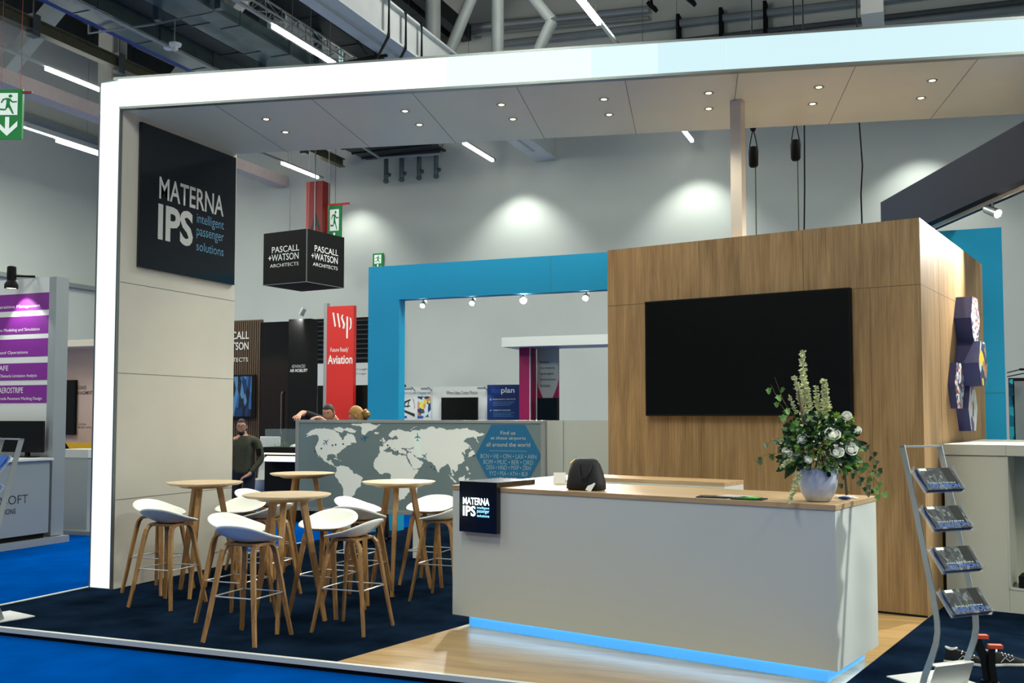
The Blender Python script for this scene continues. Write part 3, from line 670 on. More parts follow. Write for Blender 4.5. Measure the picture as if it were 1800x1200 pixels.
spike(fp(640, 640, -.02), fp(625, 280, -.02), .034, 26, 6)
spike(fp(600, 620, .0), fp(568, 320, .0), .026, 18)
spike(fp(470, 600, .02), fp(385, 385, .02), .02, 12)
spike(fp(420, 800, -.1), fp(270, 900, -.14), .028, 12)
spike(fp(430, 880, -.1), fp(320, 1140, -.17), .024, 22)
def vine(pts, nleaf, size, m, stem_to=None):
    P_ = [Vector(p) for p in pts]; bm = NB(); tube(bm, P_, .0028, 6, taper=[1-.6*i/(len(P_)-1) for i in range(len(P_))]); stm = obj('stem', bm, 'stem', fa, True)
    for i in range(nleaf):
        t_ = (i+.6)/nleaf*(len(P_)-1); j = min(int(t_), len(P_)-2); c = P_[j].lerp(P_[j+1], t_-j)
        s_ = size*random.uniform(.75, 1.15); a = random.uniform(-.7, .7)+(PI if i % 2 else 0)
        o_ = Vector((math.cos(a)*s_*.5, random.uniform(-.02, 0), -s_*.45)); q = c+o_
        sh = [(0, .5), (.16, .3), (.5, .28), (.32, -.02), (.3, -.25), (0, -.55), (-.3, -.25), (-.32, -.02), (-.5, .28), (-.16, .3)]
        tl = random.uniform(-.5, .5); yw = random.uniform(-.6, .6)
        Mx = Matrix.Translation(q)@Matrix.Rotation(yw, 4, 'Z')@Matrix.Rotation(PI/2+random.uniform(-.5, .3), 4, 'X')@Matrix.Rotation(tl, 4, 'Z')
        bm = NB(); add(bm, [(a_*s_, b_*s_, .06*s_*(abs(a_)*2)) for a_, b_ in sh]+[(0, 0, -.02*s_)], [(k, (k+1) % 10, 10) for k in range(10)], Mx)
        obj('ivy_leaf', bm, m, stm)
vine([fp(500, 640), fp(430, 570), fp(340, 430), fp(280, 262)], 3, .05, 'leafl')
vine([fp(470, 640, -.05), fp(380, 560, -.05), fp(300, 450, -.05), fp(238, 315, -.05)], 8, .055, 'leafl')
vine([fp(450, 720, -.08), fp(330, 680, -.12), fp(240, 695, -.14), fp(180, 725, -.15)], 6, .042, 'leafd')
vine([fp(420, 800, -.1), fp(290, 788, -.14), fp(180, 800, -.16), fp(80, 838, -.17)], 7, .042, 'leafd')
vine([fp(760, 740, -.05), fp(850, 700, -.05), fp(930, 780, -.06), fp(965, 880, -.06), fp(955, 940, -.06)], 13, .04, 'leafd')
vine([fp(740, 800, -.1), fp(830, 850, -.12), fp(900, 930, -.13), fp(950, 1020, -.14), fp(955, 1090, -.14)], 10, .05, 'leafl')
vine([fp(720, 860, -.1), fp(790, 920, -.12), fp(860, 1010, -.13), fp(900, 1060, -.13)], 10, .045, 'leafd')
vine([fp(730, 850, .02), fp(750, 950, .03), fp(770, 1085, .03)], 5, .035, 'leafd')
bm = NB(); tube(bm, [fp(480, 700, -.04), fp(455, 520, -.05), fp(432, 360, -.05)], .008, 8); tube(bm, [fp(745, 880, -.03), fp(765, 1000, -.02), fp(770, 1090, -.02)], .010, 8); obj('branch', bm, 'stem', fa, True)
for m, n_, sz in (('leafd', 640, .064), ('leafl', 420, .05), ('spikec', 200, .032), ('petal', 140, .03)):
    bm = NB()
    for k in range(n_):
        a = random.uniform(0, 2*PI); rr = random.uniform(.3, 1)**.6; e = random.uniform(-.6, 1.2)
        c = Vector((.01+.25*rr*math.cos(a)*math.cos(e), .16*rr*math.sin(a)*math.cos(e), .335+.24*rr*math.sin(e)))
        dv = (c-Vector((0, 0, .28))).normalized()+Vector((random.uniform(-.5, .5), random.uniform(-.5, .5), random.uniform(-.4, .4)))
        leaf(bm, c, dv, sz*random.uniform(.6, 1.2), sz*(.62 if m in ('leafd', 'leafl') else .8), .3, (random.uniform(-1, 1), random.uniform(-1.5, -.5), random.uniform(-.4, 1)))
    obj({'leafd': 'dark_foliage', 'leafl': 'light_foliage', 'spikec': 'filler_floret', 'petal': 'small_blossom'}[m], bm, m, fa, True)['kind'] = 'stuff'

# ---------------------------------------------------------------- white high cabinet right of the oak cabin
cab = thing('white_cabinet', 'high white cabinet with an open niche at the right edge', 'cabinet', (.56, 9.62, 0), R(-12.2))
bm = NB(); box(bm, -.30, .21, 0, 2.1, 0, 1.33); box(bm, .21, 1.6, .0, 2.1, 0, .2); box(bm, .21, 1.6, .45, 2.1, .2, 1.33); box(bm, 1.5, 1.6, 0, .45, .2, 1.33); obj('cabinet_body', bm, 'cabinetw', cab)
bm = NB(); box(bm, -.305, 1.62, -.012, 2.1, 1.335, 1.43); obj('cabinet_top', bm, 'cabinetw', cab, bevel=.003)
bm = NB(); box(bm, .2, .212, -.004, .02, .2, 1.33); box(bm, .2, 1.5, -.004, .02, .195, .21); obj('niche_edge', bm, 'white', cab)
bm = NB(); box(bm, .26, .5, .1, .35, .2, .3); tag(obj('storage_box', bm, 'blackm'), 'black box on the floor of the white cabinet niche', 'box').location = (.56, 9.62, 0); bpy.data.objects['storage_box'].rotation_euler[2] = R(-12.2)
bm = NB(); box(bm, .2, .2015, -.0135, -.012, 1.335, 1.43); box(bm, .2, .2015, -.001, 0, .01, .195); obj('panel_joint', bm, 'greyd', cab)

# ---------------------------------------------------------------- brochure stands
def brochure_stand(lab, loc, rz, bm_mat, txt):
    st = thing('brochure_stand', lab, 'brochure stand', loc, rz, 'curved silver brochure stands')
    prof = [(-.17, 1.49), (-.122, 1.31), (-.074, 1.13), (-.03, .95), (.012, .77), (.052, .62), (.08, .5), (.091, .42), (.092, .36), (.078, .29), (.05, .22), (-.016, .08), (-.04, .012)]
    for s_ in (-1, 1):
        bm = NB(); sweep(bm, [(s_*.155, -a, z) for a, z in prof], rect(.006, .045), side=(1, 0, 0)); obj('side_rail', bm, 'silver', st)
    bm = NB(); box(bm, -.158, .158, .15, .19, 1.478, 1.49); obj('top_bar', bm, 'silver', st)
    bm = NB(); box(bm, -.2, .2, -.08, .30, .002, .01); sweep(bm, [(0, -.017, .012), (0, -.05, .10), (0, -.072, .15)], rect(.31, .006), side=(1, 0, 0)); box(bm, -.155, .155, -.07, -.01, .145, .152); obj('base_plate', bm, 'white', st)
    for zl, dl in ((1.20, .02), (.965, .08), (.72, .148), (.47, .21)):
        # tray: a sloped acrylic shelf with lip and side wings
        y0 = -(dl-.115); y1 = -dl; zt = zl+.135
        bm = NB(); w_ = .165
        add(bm, [(-w_, y0, zt), (w_, y0, zt), (w_, y1, zl), (-w_, y1, zl), (w_, y1-.012, zl+.028), (-w_, y1-.012, zl+.028)], [(0, 1, 2, 3), (3, 2, 4, 5)])
        for s_ in (-1, 1): add(bm, [(s_*w_, y0, zt), (s_*w_, y1, zl), (s_*w_, y1-.012, zl+.03), (s_*w_, y1+.06, zl+.10), (s_*w_, y0-.03, zt+.03)], [(0, 1, 2, 3, 4)])
        tr = obj('tray', bm, 'clear', st); md = tr.modifiers.new('s', 'SOLIDIFY'); md.thickness = .003
    return st
def brochures(loc, rz, bmat, labs, writing):
    k = -1
    for (zl, dl), lab in zip(((1.20, .02), (.965, .08), (.72, .148), (.47, .21)), labs):
        y0 = -(dl-.11); y1 = -(dl-.004); zt = zl+.131; L_ = math.hypot(y0-y1, zt-zl); an = math.atan2(zt-zl, y0-y1)
        b = thing('brochure_stack', lab, 'brochures', loc, rz, 'brochure stacks in the display stands')
        T_ = Matrix.Translation((0, y1, zl+.003))@Matrix.Rotation(an, 4, 'X')
        bm = NB(); box(bm, -.145, .145, .0, L_*.98, .0, .022, T_); obj('pages', bm, 'poster' if writing else bmat, b)
        bm = NB(); box(bm, -.145, .145, .0, L_*.98, .022, .028, T_); obj('cover', bm, bmat, b)
        if writing:
            text('SOLUTION', T_, -.12, .125, .012, .042, 'brochb', b, depth=.0288, bold=.02)
            text('SOLUTION', T_, -.11, .10, .046, .056, 'txtpale', b, name='small_title', depth=.0288)
            bm = NB(); box(bm, .05, .125, .0, L_*.98, .028, .0284, T_); obj('dark_band', bm, 'blackm', b)
            bm = NB(); box(bm, -.13, -.07, L_*.86, L_*.97, .028, .0287, T_); obj('cover_logo', bm, 'txtgrey', b)
    return
RS = (.175, 6.855, 0); rzs = R(21.8+22)
brochure_stand('silver curved brochure stand with dark brochures, in front at the right', RS, rzs, 'brochd', True)
brochures(RS, rzs, 'brochd', ['dark brochures in the topmost clear tray of the right stand', 'dark brochures in the second clear tray from the top of the right stand', 'dark brochures in the third clear tray from the top of the right stand', 'dark brochures in the lowest clear tray of the right stand'], True)
LS = (-7.10, 6.10, 0); rzl = R(21.8-35)
brochure_stand('silver curved brochure stand with blue brochures, cut off at the left edge', LS, rzl, 'brochb', False)
brochures(LS, rzl, 'brochb', ['blue brochures in the topmost tray of the left stand', 'blue brochures in the second tray of the left stand', 'blue brochures in the third tray of the left stand', 'blue brochures in the lowest tray of the left stand'], False)

# ---------------------------------------------------------------- shoes and folded stand at the right
def shoe(lab, loc, rz):
    t = thing('sports_shoe', lab, 'shoe', loc, rz, 'black sports shoes on the carpet')
    out = [(-.14, .028), (-.13, .042), (-.08, .046), (-.02, .036), (.05, .046), (.10, .048), (.135, .034), (.148, .0)]
    ring = out+[(x, -y*.85) for x, y in out[::-1][1:]]
    bm = NB(); prism(bm, [(x*1.02, y*1.06) for x, y in ring], .0, .022); o = obj('sole', bm, 'paper', t, bevel=.006)
    bm = NB(); vs = []; n_ = len(ring)
    def top(x): return .095 if x < -.07 else (.095-(x+.07)*.28 if x < .05 else max(.038, .061-(x-.05)*.25))
    for lvl in range(6):
        f_ = lvl/5; k = 1-.42*f_**2
        for x, y in ring: vs.append((x*(1-.10*f_) - (.0), y*k, .022+(top(x)-.022)*f_))
    fs = [(l*n_+i, l*n_+(i+1) % n_, (l+1)*n_+(i+1) % n_, (l+1)*n_+i) for l in range(5) for i in range(n_)]+[tuple(range(5*n_, 6*n_))]
    add(bm, vs, fs); obj('upper', bm, 'blackcloth', t, True, ang=60)
    bm = NB(); tube(bm, [(-.095+.035*math.cos(a), .022*math.sin(a), .098+.006*math.cos(a*2)) for a in [2*PI*k/16 for k in range(16)]], .006, 6, closed=True); obj('collar', bm, 'txtgrey', t, True)
    bm = NB()
    for i in range(4):
        x = -.03+.024*i; tube(bm, [(x, -.028, top(x)-.012), (x+.006, 0, top(x)+.004), (x, .028, top(x)-.012)], .003, 5)
    for s_ in (-1, 1): tube(bm, [(-.05, s_*.038, .03), (-.02, s_*.036, .062), (.01, s_*.037, .035), (.04, s_*.036, .052)], .0022, 5)
    obj('laces', bm, 'txt', t, True)
shoe('black sports shoe with white sole, standing closest to the brochure stand', (.32, 7.50, 0), R(-5))
shoe('black sports shoe with white sole, the right one near the picture edge', (.56, 7.56, 0), R(25))
fs_ = thing('folded_easel', 'black folded easel with two orange-taped arms in front of the shoes', 'easel', (.42, 6.98, 0), R(15))
bm = NB(); sweep(bm, [(0, .0, 0), (-.01, .03, .15), (-.05, .05, .27)], rect(.05, .02), side=(1, 0, 0)); sweep(bm, [(.03, -.02, 0), (.02, .0, .12), (.03, .02, .22)], rect(.04, .02), side=(1, 0, 0)); box(bm, -.04, .05, -.12, .02, .004, .03); obj('frame_arm', bm, 'black', fs_)
for x, y, z in ((-.02, .06, .275), (.055, .03, .222)):
    bm = NB(); box(bm, x-.04, x+.04, y-.025, y+.025, z, z+.022); obj('orange_tape', bm, 'orange', fs_)

# ---------------------------------------------------------------- chain hoists hanging behind the beam
for x, y, zt, zb, lab in ((-1.54, 10.95, 4.61, 3.36, 'black hoist chain bag hanging nearest the white column'), (-1.095, 10.95, 4.64, 3.36, 'black hoist chain bag hanging right of the first one')):
    h = thing('chain_hoist', lab, 'hoist', (x, y, 0), 0, 'chain hoists above the oak cabin')
    bm = NB(); lathe(bm, [(.035, zt-.22), (.05, zt-.20), (.055, zt-.05), (.048, zt), (.03, zt+.005)], 16); obj('chain_bag', bm, 'blackm', h, True)
    bm = NB(); tube(bm, [(-.045, 0, zt-.02), (-.02, 0, zt+.12), (0, 0, zt+.2)], .006); tube(bm, [(.045, 0, zt-.02), (.02, 0, zt+.12), (0, 0, zt+.2)], .006); ball(bm, (0, 0, zt+.22), .035, .03, .05); tube(bm, [(0, 0, zt+.25), (0, 0, 11.8)], .008); obj('hoist_hook', bm, 'blackm', h, True)
    bm = NB(); tube(bm, [(.02, 0, zt-.2), (.02, 0, zb)], .006, 6); obj('chain', bm, 'greyd', h, True)
for pts, lab in (([(-1.0, 10.98, 11.8), (-1.0, 10.98, 5.1), (-1.01, 10.98, 4.1), (-1.03, 10.98, 3.36)], 'black power cable running down beside the second hoist'), ([(-.44, 10.95, 11.8), (-.45, 10.95, 4.9), (-.42, 10.95, 4.3), (-.44, 10.95, 4.0), (-.43, 10.95, 3.36)], 'black power cable hanging right of the hoists to the cabin roof')):
    tag(obj('power_cable', tube(NB(), pts, .008, 6), 'blackm', None, True), lab, 'cable', 'cables above the oak cabin')

# ---------------------------------------------------------------- blue portal behind the stand, with track spots
bp_ = thing('blue_portal', 'large plain blue rectangular portal frame standing behind the map wall', 'portal', (-7.52, 13.0, 0))
bm = NB(); box(bm, 0, .52, 0, .19, FZ, 3.40); obj('left_post', bm, 'cyanpaint', bp_)
bm = NB(); box(bm, 7.98, 8.56, 0, .19, 0, 3.40); obj('right_post', bm, 'cyanpaint', bp_)
bm = NB(); box(bm, 0, 8.56, 0, .19, 3.40, 3.91); obj('lintel', bm, 'cyanpaint', bp_)
bm = NB(); box(bm, 2.9, 2.903, -.001, 0, 3.4, 3.91); box(bm, 7.98, 8.56, -.001, 0, 1.95, 1.953); obj('board_joint', bm, 'greyd', bp_)
bm = NB(); box(bm, .5, 7.9, .192, .225, 3.43, 3.46); tr = obj('light_track', bm, 'white', None); tag(tr, 'thin white light track along the rear of the blue portal beam', 'track'); tr.location = (-7.52, 13.0, 0)
def spot(lab, loc, aim, m='white', L_=.14, r_=.04, power=60, ang=70, bulb='bulb', group='track spotlights', up=.08, col=(1, .97, .9)):
    t = thing('track_spotlight', lab, 'spotlight', loc, 0, group)
    dv = (Vector(aim)-Vector(loc)).normalized(); q = dv.to_track_quat('Z', 'Y').to_matrix().to_4x4()
    bm = NB(); lathe(bm, [(r_*.8, -L_*.6), (r_*.95, -L_*.5), (r_, L_*.4), (r_*1.02, L_*.42), (r_*.9, L_*.40), (r_*.85, L_*.3), (0, L_*.28)], 20, q); obj('lamp_housing', bm, m, t, True)
    bm = NB(); lathe(bm, [(0, L_*.335), (r_*.6, L_*.34), (r_*.8, L_*.31)], 16, q, cap=False); obj('lamp', bm, bulb, t, True)
    bm = NB(); tube(bm, [(0, 0, 0), (0, 0, up)], .012, 6); obj('bracket', bm, m, t)
    o = light('SPOT', 'spotlight_beam', tuple(Vector(loc)+dv*(L_*.5)), aim, power, .03, color=col, angle=ang, blend=.7)
    return t
for i, x in enumerate((-6.70, -5.90, -5.11, -4.17)):
    lab = 'white track spotlight shining under the blue beam, %s from the left' % ('first', 'second', 'third', 'fourth')[i]
    spot(lab, (x, 13.21, 3.34), ((-6.3, 8.6, .4), (-5.2, 8.0, .4), (-2.75, 7.6, 1.1), (-3.7, 8.2, .4))[i], power=(150, 150, 620, 260)[i], ang=(50, 50, 34, 50)[i], up=.09, r_=(.04, .04, .055, .045)[i])

# ---------------------------------------------------------------- dark navy overhead beam at the right
nb = thing('navy_beam', 'dark navy overhead fascia running towards the camera at the upper right', 'fascia beam', (-.33, 14.52, 0), R(-67.8))
bm = NB(); box(bm, 0, 7.5, 0, .3, 4.04, 4.62); obj('fascia', bm, 'navyboard', nb)
bm = NB(); box(bm, .4, 7.5, .12, .15, 4.0, 4.04); obj('light_track', bm, 'white', nb)
def onb(x, y, z):
    a = R(-67.8); return (-.33+x*math.cos(a)-y*math.sin(a), 14.52+x*math.sin(a)+y*math.cos(a), z)
spot('white cylinder spotlight hanging under the dark navy beam', onb(2.86, .135, 3.90), (1.6, 11.0, 3.3), 'silver', .2, .05, 40, 60, up=.1)
spot('bright spotlight under the dark navy beam nearest the camera', onb(3.68, .135, 3.88), (-.3, 8.3, 1.5), 'white', .12, .045, 480, 95, up=.12, col=(1, .97, .9))

# ---------------------------------------------------------------- booths behind the blue portal
rb = thing('exhibit_wall', 'white exhibition wall with dark headline, seen through the blue portal', 'exhibition wall', (-9.6, 17, FZ))
bm = NB(); box(bm, 0, 3.25, 0, .08, 0, 2.29); obj('wall_panel', bm, 'white', rb)
T = FRONT(0)
text('Where Ideas Create Motion', T, 1.46, 2.11, 2.14, 2.21, 'txtdark', rb)
text('everywhere you see a baggage belt', T, .40, 1.14, 2.14, 2.21, 'txtblue', rb)
bm = NB(); box(bm, 1.16, 1.165, -.002, 0, 0, 2.29); obj('panel_joint', bm, 'greyd', rb)
bm = NB(); box(bm, .86, 1.14, -.004, 0, 1.72, 2.11); obj('photo_print', bm, 'mosaicb', rb)
decal([[(.50, 1.99), (.70, 2.06), (.72, 2.04), (.54, 1.96)], [(.50, 1.84), (.80, 1.72), (.80, 1.78), (.50, 1.88)], [(.56, 1.9), (.58, 1.9), (.6, 2.0), (.58, 2.0)], [(.64, 1.9), (.66, 1.9), (.68, 2.03), (.66, 2.03)], [(.50, 1.90), (.70, 1.92), (.70, 1.94), (.50, 1.93)], [(.74, 2.08), (.78, 2.04), (.80, 1.9), (.78, 1.86), (.79, 1.92), (.77, 2.03)]], T, 'txtdark', rb, 'train_drawing')
bm = NB(); box(bm, .44, .63, -.006, 0, 1.70, 1.74); box(bm, .86, .98, -.008, 0, 1.70, 1.74); obj('caption_tag', bm, 'brochb', rb)
s2 = thing('television', 'small dark television on the white wall under the headline', 'television', (-8.21, 16.99, FZ))
bm = NB(); box(bm, 0, .74, -.05, -.005, 1.62, 2.085); obj('housing', bm, 'blackm', s2); bm = NB(); box(bm, .012, .728, -.052, -.05, 1.635, 2.07); obj('screen', bm, 'screen', s2)
pb = thing('blue_banner', 'deep blue poster banner with a white logo, right of the small television', 'banner', (-7.24, 16.9, FZ))
bm = NB(); box(bm, 0, .64, -.03, 0, .1, 2.31); obj('banner_panel', bm, 'poster', pb); T = FRONT(-.03)
bm = NB(); box(bm, .05, .12, -.03, .07, 0, .1); box(bm, .52, .59, -.03, .07, 0, .1); obj('foot', bm, 'greyd', pb)
text('loo', T, .10, .27, 2.16, 2.26, 'brochb', pb, bold=.01); text('plan', T, .28, .54, 2.13, 2.26, 'txt', pb, bold=.01)
text('BAGGAGE BUILDING, TAKEN OFF SITE', T, .12, .56, 2.03, 2.055, 'txt', pb); text('CONNECTED TO YOUR SUCCESS', T, .12, .46, 1.83, 1.855, 'txt', pb)
for k, (z, w_) in enumerate(((1.99, .42), (1.96, .38), (1.93, .33), (1.79, .42), (1.76, .36), (1.73, .4))):
    decal([[(.12, z), (.12+w_, z), (.12+w_, z+.008), (.12, z+.008)]], T, 'txtblue', pb, 'small_print')
decal([[(.07+.02*math.cos(a), zc+.02*math.sin(a)) for a in [2*PI*k/10 for k in range(10)]] for zc in (2.04, 1.84)], T, 'txtblue', pb, 'bullet_mark')
gb = thing('magenta_booth', 'white canopy booth with magenta column and grey slogan panel', 'booth', (-6.72, 17, 0))
bm = NB(); box(bm, 0, 4.2, -.7, .1, 2.90, 3.07); obj('canopy', bm, 'white', gb)
bm = NB(); box(bm, .20, .40, -.35, .0, FZ, 2.90); obj('column', bm, 'magenta', gb)
bm = NB(); box(bm, .40, .415, -.36, -.33, FZ, 2.90); obj('edge_strip', bm, 'white', gb)
bm = NB(); box(bm, .42, .84, -.03, .0, FZ, 2.90); obj('slogan_wall', bm, 'magenta', gb)
T = FRONT(-.03)
decal([[(.42, 2.90), (.84, 2.90), (.84, 2.36), (.81, 2.22), (.72, 2.0), (.54, 2.0), (.45, 2.2), (.42, 2.36)]], T, 'txtgrey', gb, 'slogan_panel')
for k, sline in enumerate(('Masterplanning.', 'Design and engineering.', 'Programme management.', 'Operations improvement.', 'Decarbonisation.')):
    text(sline, T, .48, (.66, .77, .75, .79, .68)[k], 2.62-.105*k, 2.68-.105*k, 'txtdark', gb, depth=.004)
bm = NB(); box(bm, 4.0, 4.2, -.35, .0, FZ, 2.90); obj('column', bm, 'magenta', gb)
s3 = thing('television', 'dark display box at the foot of the magenta slogan panel', 'television', (-6.20, 16.75, FZ))
bm = NB(); box(bm, 0, .37, -.04, .10, 1.62, 2.06); obj('housing', bm, 'blackm', s3); bm = NB(); box(bm, .01, .36, -.043, -.04, 1.63, 2.05); obj('screen', bm, 'screen', s3)
bm = NB(); box(bm, .15, .2, .0, .05, 0, 1.62); box(bm, .0, .35, -.1, .15, 0, .02); obj('stand_pole', bm, 'blackm', s3)
for i, x in enumerate((-9.2, -8.8, -8.45, -7.3)):
    t = thing('arm_spotlight', 'small grey arm spotlight on top of the white exhibition wall, %s from the left' % ('first', 'second', 'third', 'fourth')[i], 'spotlight', (x, 16.95, 2.22+FZ), 0, 'arm spotlights on the white exhibition wall')
    bm = NB(); tube(bm, [(0, .05, .0), (.02, -.1, .06), (.04, -.28, .04)], .008, 6); obj('arm', bm, 'greyd', t); bm = NB(); box(bm, -.03, .12, -.34, -.27, .01, .05); obj('lamp_head', bm, 'grey', t, bevel=.01)
    light('SPOT', 'arm_beam', (x, 16.64, 2.18), (x, 17.0, 1.5), 9, .03, color=(1, 1, .98), angle=100, blend=.8)
tp = thing('teal_display', 'narrow teal glowing display at the right behind the blue post', 'display', (1.405, 17, FZ))
bm = NB(); box(bm, 0, .75, .02, .08, .0, 2.32); obj('display_frame', bm, 'blackm', tp)
bm = NB(); box(bm, .0, .06, -.0, .02, .3, 2.30); obj('display_face', bm, 'teal', tp)
bm = NB(); box(bm, .075, 3.0, -.05, .02, 0, 2.27); obj('grey_panel', bm, 'grey', tp)
bm = NB(); tube(bm, [(-.02, -.05, 2.40), (.15, -.3, 2.44), (.35, -.35, 2.42)], .008); tube(bm, [(-.02, -.05, 2.34), (.2, -.3, 2.38), (.42, -.35, 2.36)], .008); box(bm, .12, .26, -.38, -.3, 2.42, 2.45); obj('lamp_arm', bm, 'blackm', tp)

# ---------------------------------------------------------------- hanging cube sign and hall signs
cu = thing('cube_sign', 'black cube sign with white architects lettering hanging from two wires', 'hanging sign', (-9.59, 14.47, 3.98), R(-8))
bm = NB(); box(bm, -1.0, 0, 0, 1.0, .0, .92); obj('cube_box', bm, 'blackm', cu)
bm = NB(); box(bm, -1.0, 0, -.006, .0, -.006, .006); box(bm, -.0, .006, -.006, 1.0, -.006, .006); box(bm, -.004, .008, -.008, .004, 0, .92); obj('edge_profile', bm, 'alu', cu)
for T, sc, lo in ((FRONT(0), 1.0, -1.0), (SIDE(0), 1.0, 0)):
    o = lo
    text('PASCALL', T, o+.20, o+.83, .555, .665, 'txt', cu, bold=.008); text('+WATSON', T, o+.12, o+.82, .41, .53, 'txt', cu, bold=.008); text('ARCHITECTS', T, o+.16, o+.82, .30, .36, 'txt', cu)
for x, y in ((-.62, .25), (-.45, .55), (-.2, .8)): obj('suspension_wire', tube(NB(), [(x, y, .92), (x, y, 8.95)], .006, 5), 'greyd', cu)
def running_man(T, x0, z0, w_, h_, par, m='exitwhite', inv='green', depth=.003):
    f_ = lambda p: [(x0+a*w_, z0+b*h_) for a, b in p]
    decal([f_([(.05, .0), (.95, .0), (.95, 1), (.05, 1)])], T, m, par, 'pictogram_panel', depth)
    body = [f_([(.62+.09*math.cos(a), .86+.075*math.sin(a)) for a in [2*PI*k/12 for k in range(12)]]),
            f_([(.45, .78), (.62, .76), (.60, .50), (.44, .48)]), f_([(.45, .78), (.28, .74), (.18, .56), (.24, .54), (.34, .68), (.47, .70)]),
            f_([(.60, .76), (.74, .62), (.92, .64), (.92, .58), (.72, .55), (.58, .66)]),
            f_([(.44, .50), (.60, .50), (.70, .28), (.80, .05), (.72, .05), (.60, .26), (.46, .42)]), f_([(.44, .5), (.54, .46), (.40, .28), (.14, .30), (.10, .22), (.40, .20), (.56, .40)])]
    decal(body, T, inv, par, 'running_figure', depth+.002)
def exit_sign(lab, loc, rz, w_, h_, lit=False):
    t = thing('exit_sign', lab, 'exit sign', loc, rz, 'green exit signs')
    bm = NB(); box(bm, 0, w_, 0, .05, 0, h_); obj('sign_board', bm, 'green', t)
    T = FRONT(0)
    running_man(T, w_*.12, h_*.48, w_*.76, h_*.44, t)
    a = [(.5, .06), (.85, .25), (.85, .36), (.57, .20), (.57, .44), (.43, .44), (.43, .20), (.15, .36), (.15, .25)]
    decal([[(x*w_, z*h_) for x, z in a]], T, 'exitwhite', t, 'arrow', .004)
    return t
e = exit_sign('large green exit sign with running figure and down arrow at the left picture edge', (-12.08, 10.25, 5.62), R(21), .42, .72)
bm = NB(); tube(bm, [(.1, .02, .72), (.1, .02, 3)], .005, 5); tube(bm, [(.38, .02, .72), (.38, .02, 3)], .005, 5); box(bm, .4, .55, .0, .03, .66, .69); obj('hanger', bm, 'redd', e)
as_ = thing('hall_sign', 'tall red hanging hall sign with a black letter A above the cube sign', 'hanging sign', (-13.93, 21.0, 6.1), 0)
bm = NB(); box(bm, 0, .08, -.02, .32, 0, 1.42); obj('light_edge', bm, 'red', as_)
bm = NB(); box(bm, .08, .47, -.02, .32, 0, 1.42); obj('sign_board', bm, 'redd', as_)
text('A', FRONT(-.02), .12, .43, .18, .62, 'txtdark', as_, bold=.04)
bm = NB(); tube(bm, [(.26, -.03, .1), (.26, -.03, 3)], .018, 6); obj('hanger', bm, 'silver', as_)
e = exit_sign('green exit sign hanging just right of the red hall sign', (-13.44, 21.2, 5.7), 0, .38, 1.22)
bm = NB(); box(bm, -.05, .0, -.02, .05, 0, 1.2); box(bm, -.12, .6, 0, .04, 1.22, 1.27); obj('red_bracket', bm, 'red', e)
bm = NB(); tube(bm, [(.2, .02, 1.27), (.2, .02, 4)], .006, 5); obj('hanger', bm, 'greyd', e)
e = exit_sign('small lit green exit sign behind the hanging cube, on the back wall', (-13.15, 22.95, 5.45), 0, .30, .52)

# ---------------------------------------------------------------- architects' booth (left of the map wall)
ab = thing('architects_booth', 'dark booth with slatted wood wall, tall black wall and white lettering', 'booth', (-12.9, 16, FZ))
bm = NB()
for k in range(26): box(bm, k*.05, k*.05+.032, -.03, 0, .0, 3.58)
box(bm, 0, 1.3, 0, .05, 0, 3.60); obj('slat_wall', bm, 'slatwood', ab)
bm = NB(); box(bm, 1.26, 2.02, -.02, .06, 0, 3.54); obj('black_wall', bm, 'black', ab)
bm = NB(); box(bm, 1.995, 2.02, -.10, -.02, 0, 3.54); obj('bright_edge', bm, 'greyd', ab)
bm = NB(); box(bm, 2.02, 2.50, -.16, .10, 0, 3.56); obj('black_column', bm, 'blackm', ab)
bm = NB(); box(bm, 1.80, 1.815, -.07, -.055, 1.4, 2.2); box(bm, 1.80, 1.84, -.07, -.02, 2.17, 2.2); obj('door_handle', bm, 'alu', ab)
T = FRONT(-.035)
text('PASCALL', T, .33, 1.03, 3.23, 3.38, 'txt', ab, bold=.01); text('+WATSON', T, .28, 1.02, 3.02, 3.17, 'txt', ab, bold=.01); text('ARCHITECTS', T, .28, 1.01, 2.79, 2.87, 'txt', ab)
T = FRONT(-.16); text('ADVANCED', T, 2.10, 2.40, 2.64, 2.70, 'txtgrey', ab); text('AIR MOBILITY', T, 2.06, 2.45, 2.56, 2.62, 'txt', ab, bold=.02)
s4 = thing('television', 'television with a blue aerial picture on the slatted wood wall', 'television', (-12.65, 15.95, FZ))
bm = NB(); box(bm, 0, .98, -.05, 0, 1.70, 2.53); obj('housing', bm, 'blackm', s4); bm = NB(); box(bm, .02, .9, -.053, -.05, 1.73, 2.50); obj('screen', bm, 'aerial', s4)
spot('bright spotlight on top of the black booth column', (-10.55, 15.8, 3.62), (-11.2, 15.9, 2.6), 'silver', .14, .05, 60, 100, up=-.1, col=(1, 1, .95))
ds = thing('glass_showcase', 'black showcase with a glass top holding a landscape model, beside the map wall', 'showcase', (-10.06, 14.0, FZ))
bm = NB(); box(bm, 0, 1.0, 0, .6, 0, 1.10); obj('cabinet', bm, 'blackm', ds)
bm = NB(); box(bm, -.02, 1.02, -.02, .62, 1.10, 1.125); obj('lit_edge', bm, emit('warm_led_edge', (1, .86, .68, 1), 1.4), ds)
bm = NB(); box(bm, -.02, 1.02, -.02, .62, 1.125, 1.22); obj('display_base', bm, 'blackm', ds)
bm = NB(); box(bm, .0, 1.0, .0, .6, 1.22, 1.52); obj('glass_case', bm, 'glass', ds)
bm = NB(); ball(bm, (.6, .3, 1.225), .28, .2, .06); obj('model_landscape', bm, 'white', ds, True)
bm = NB()
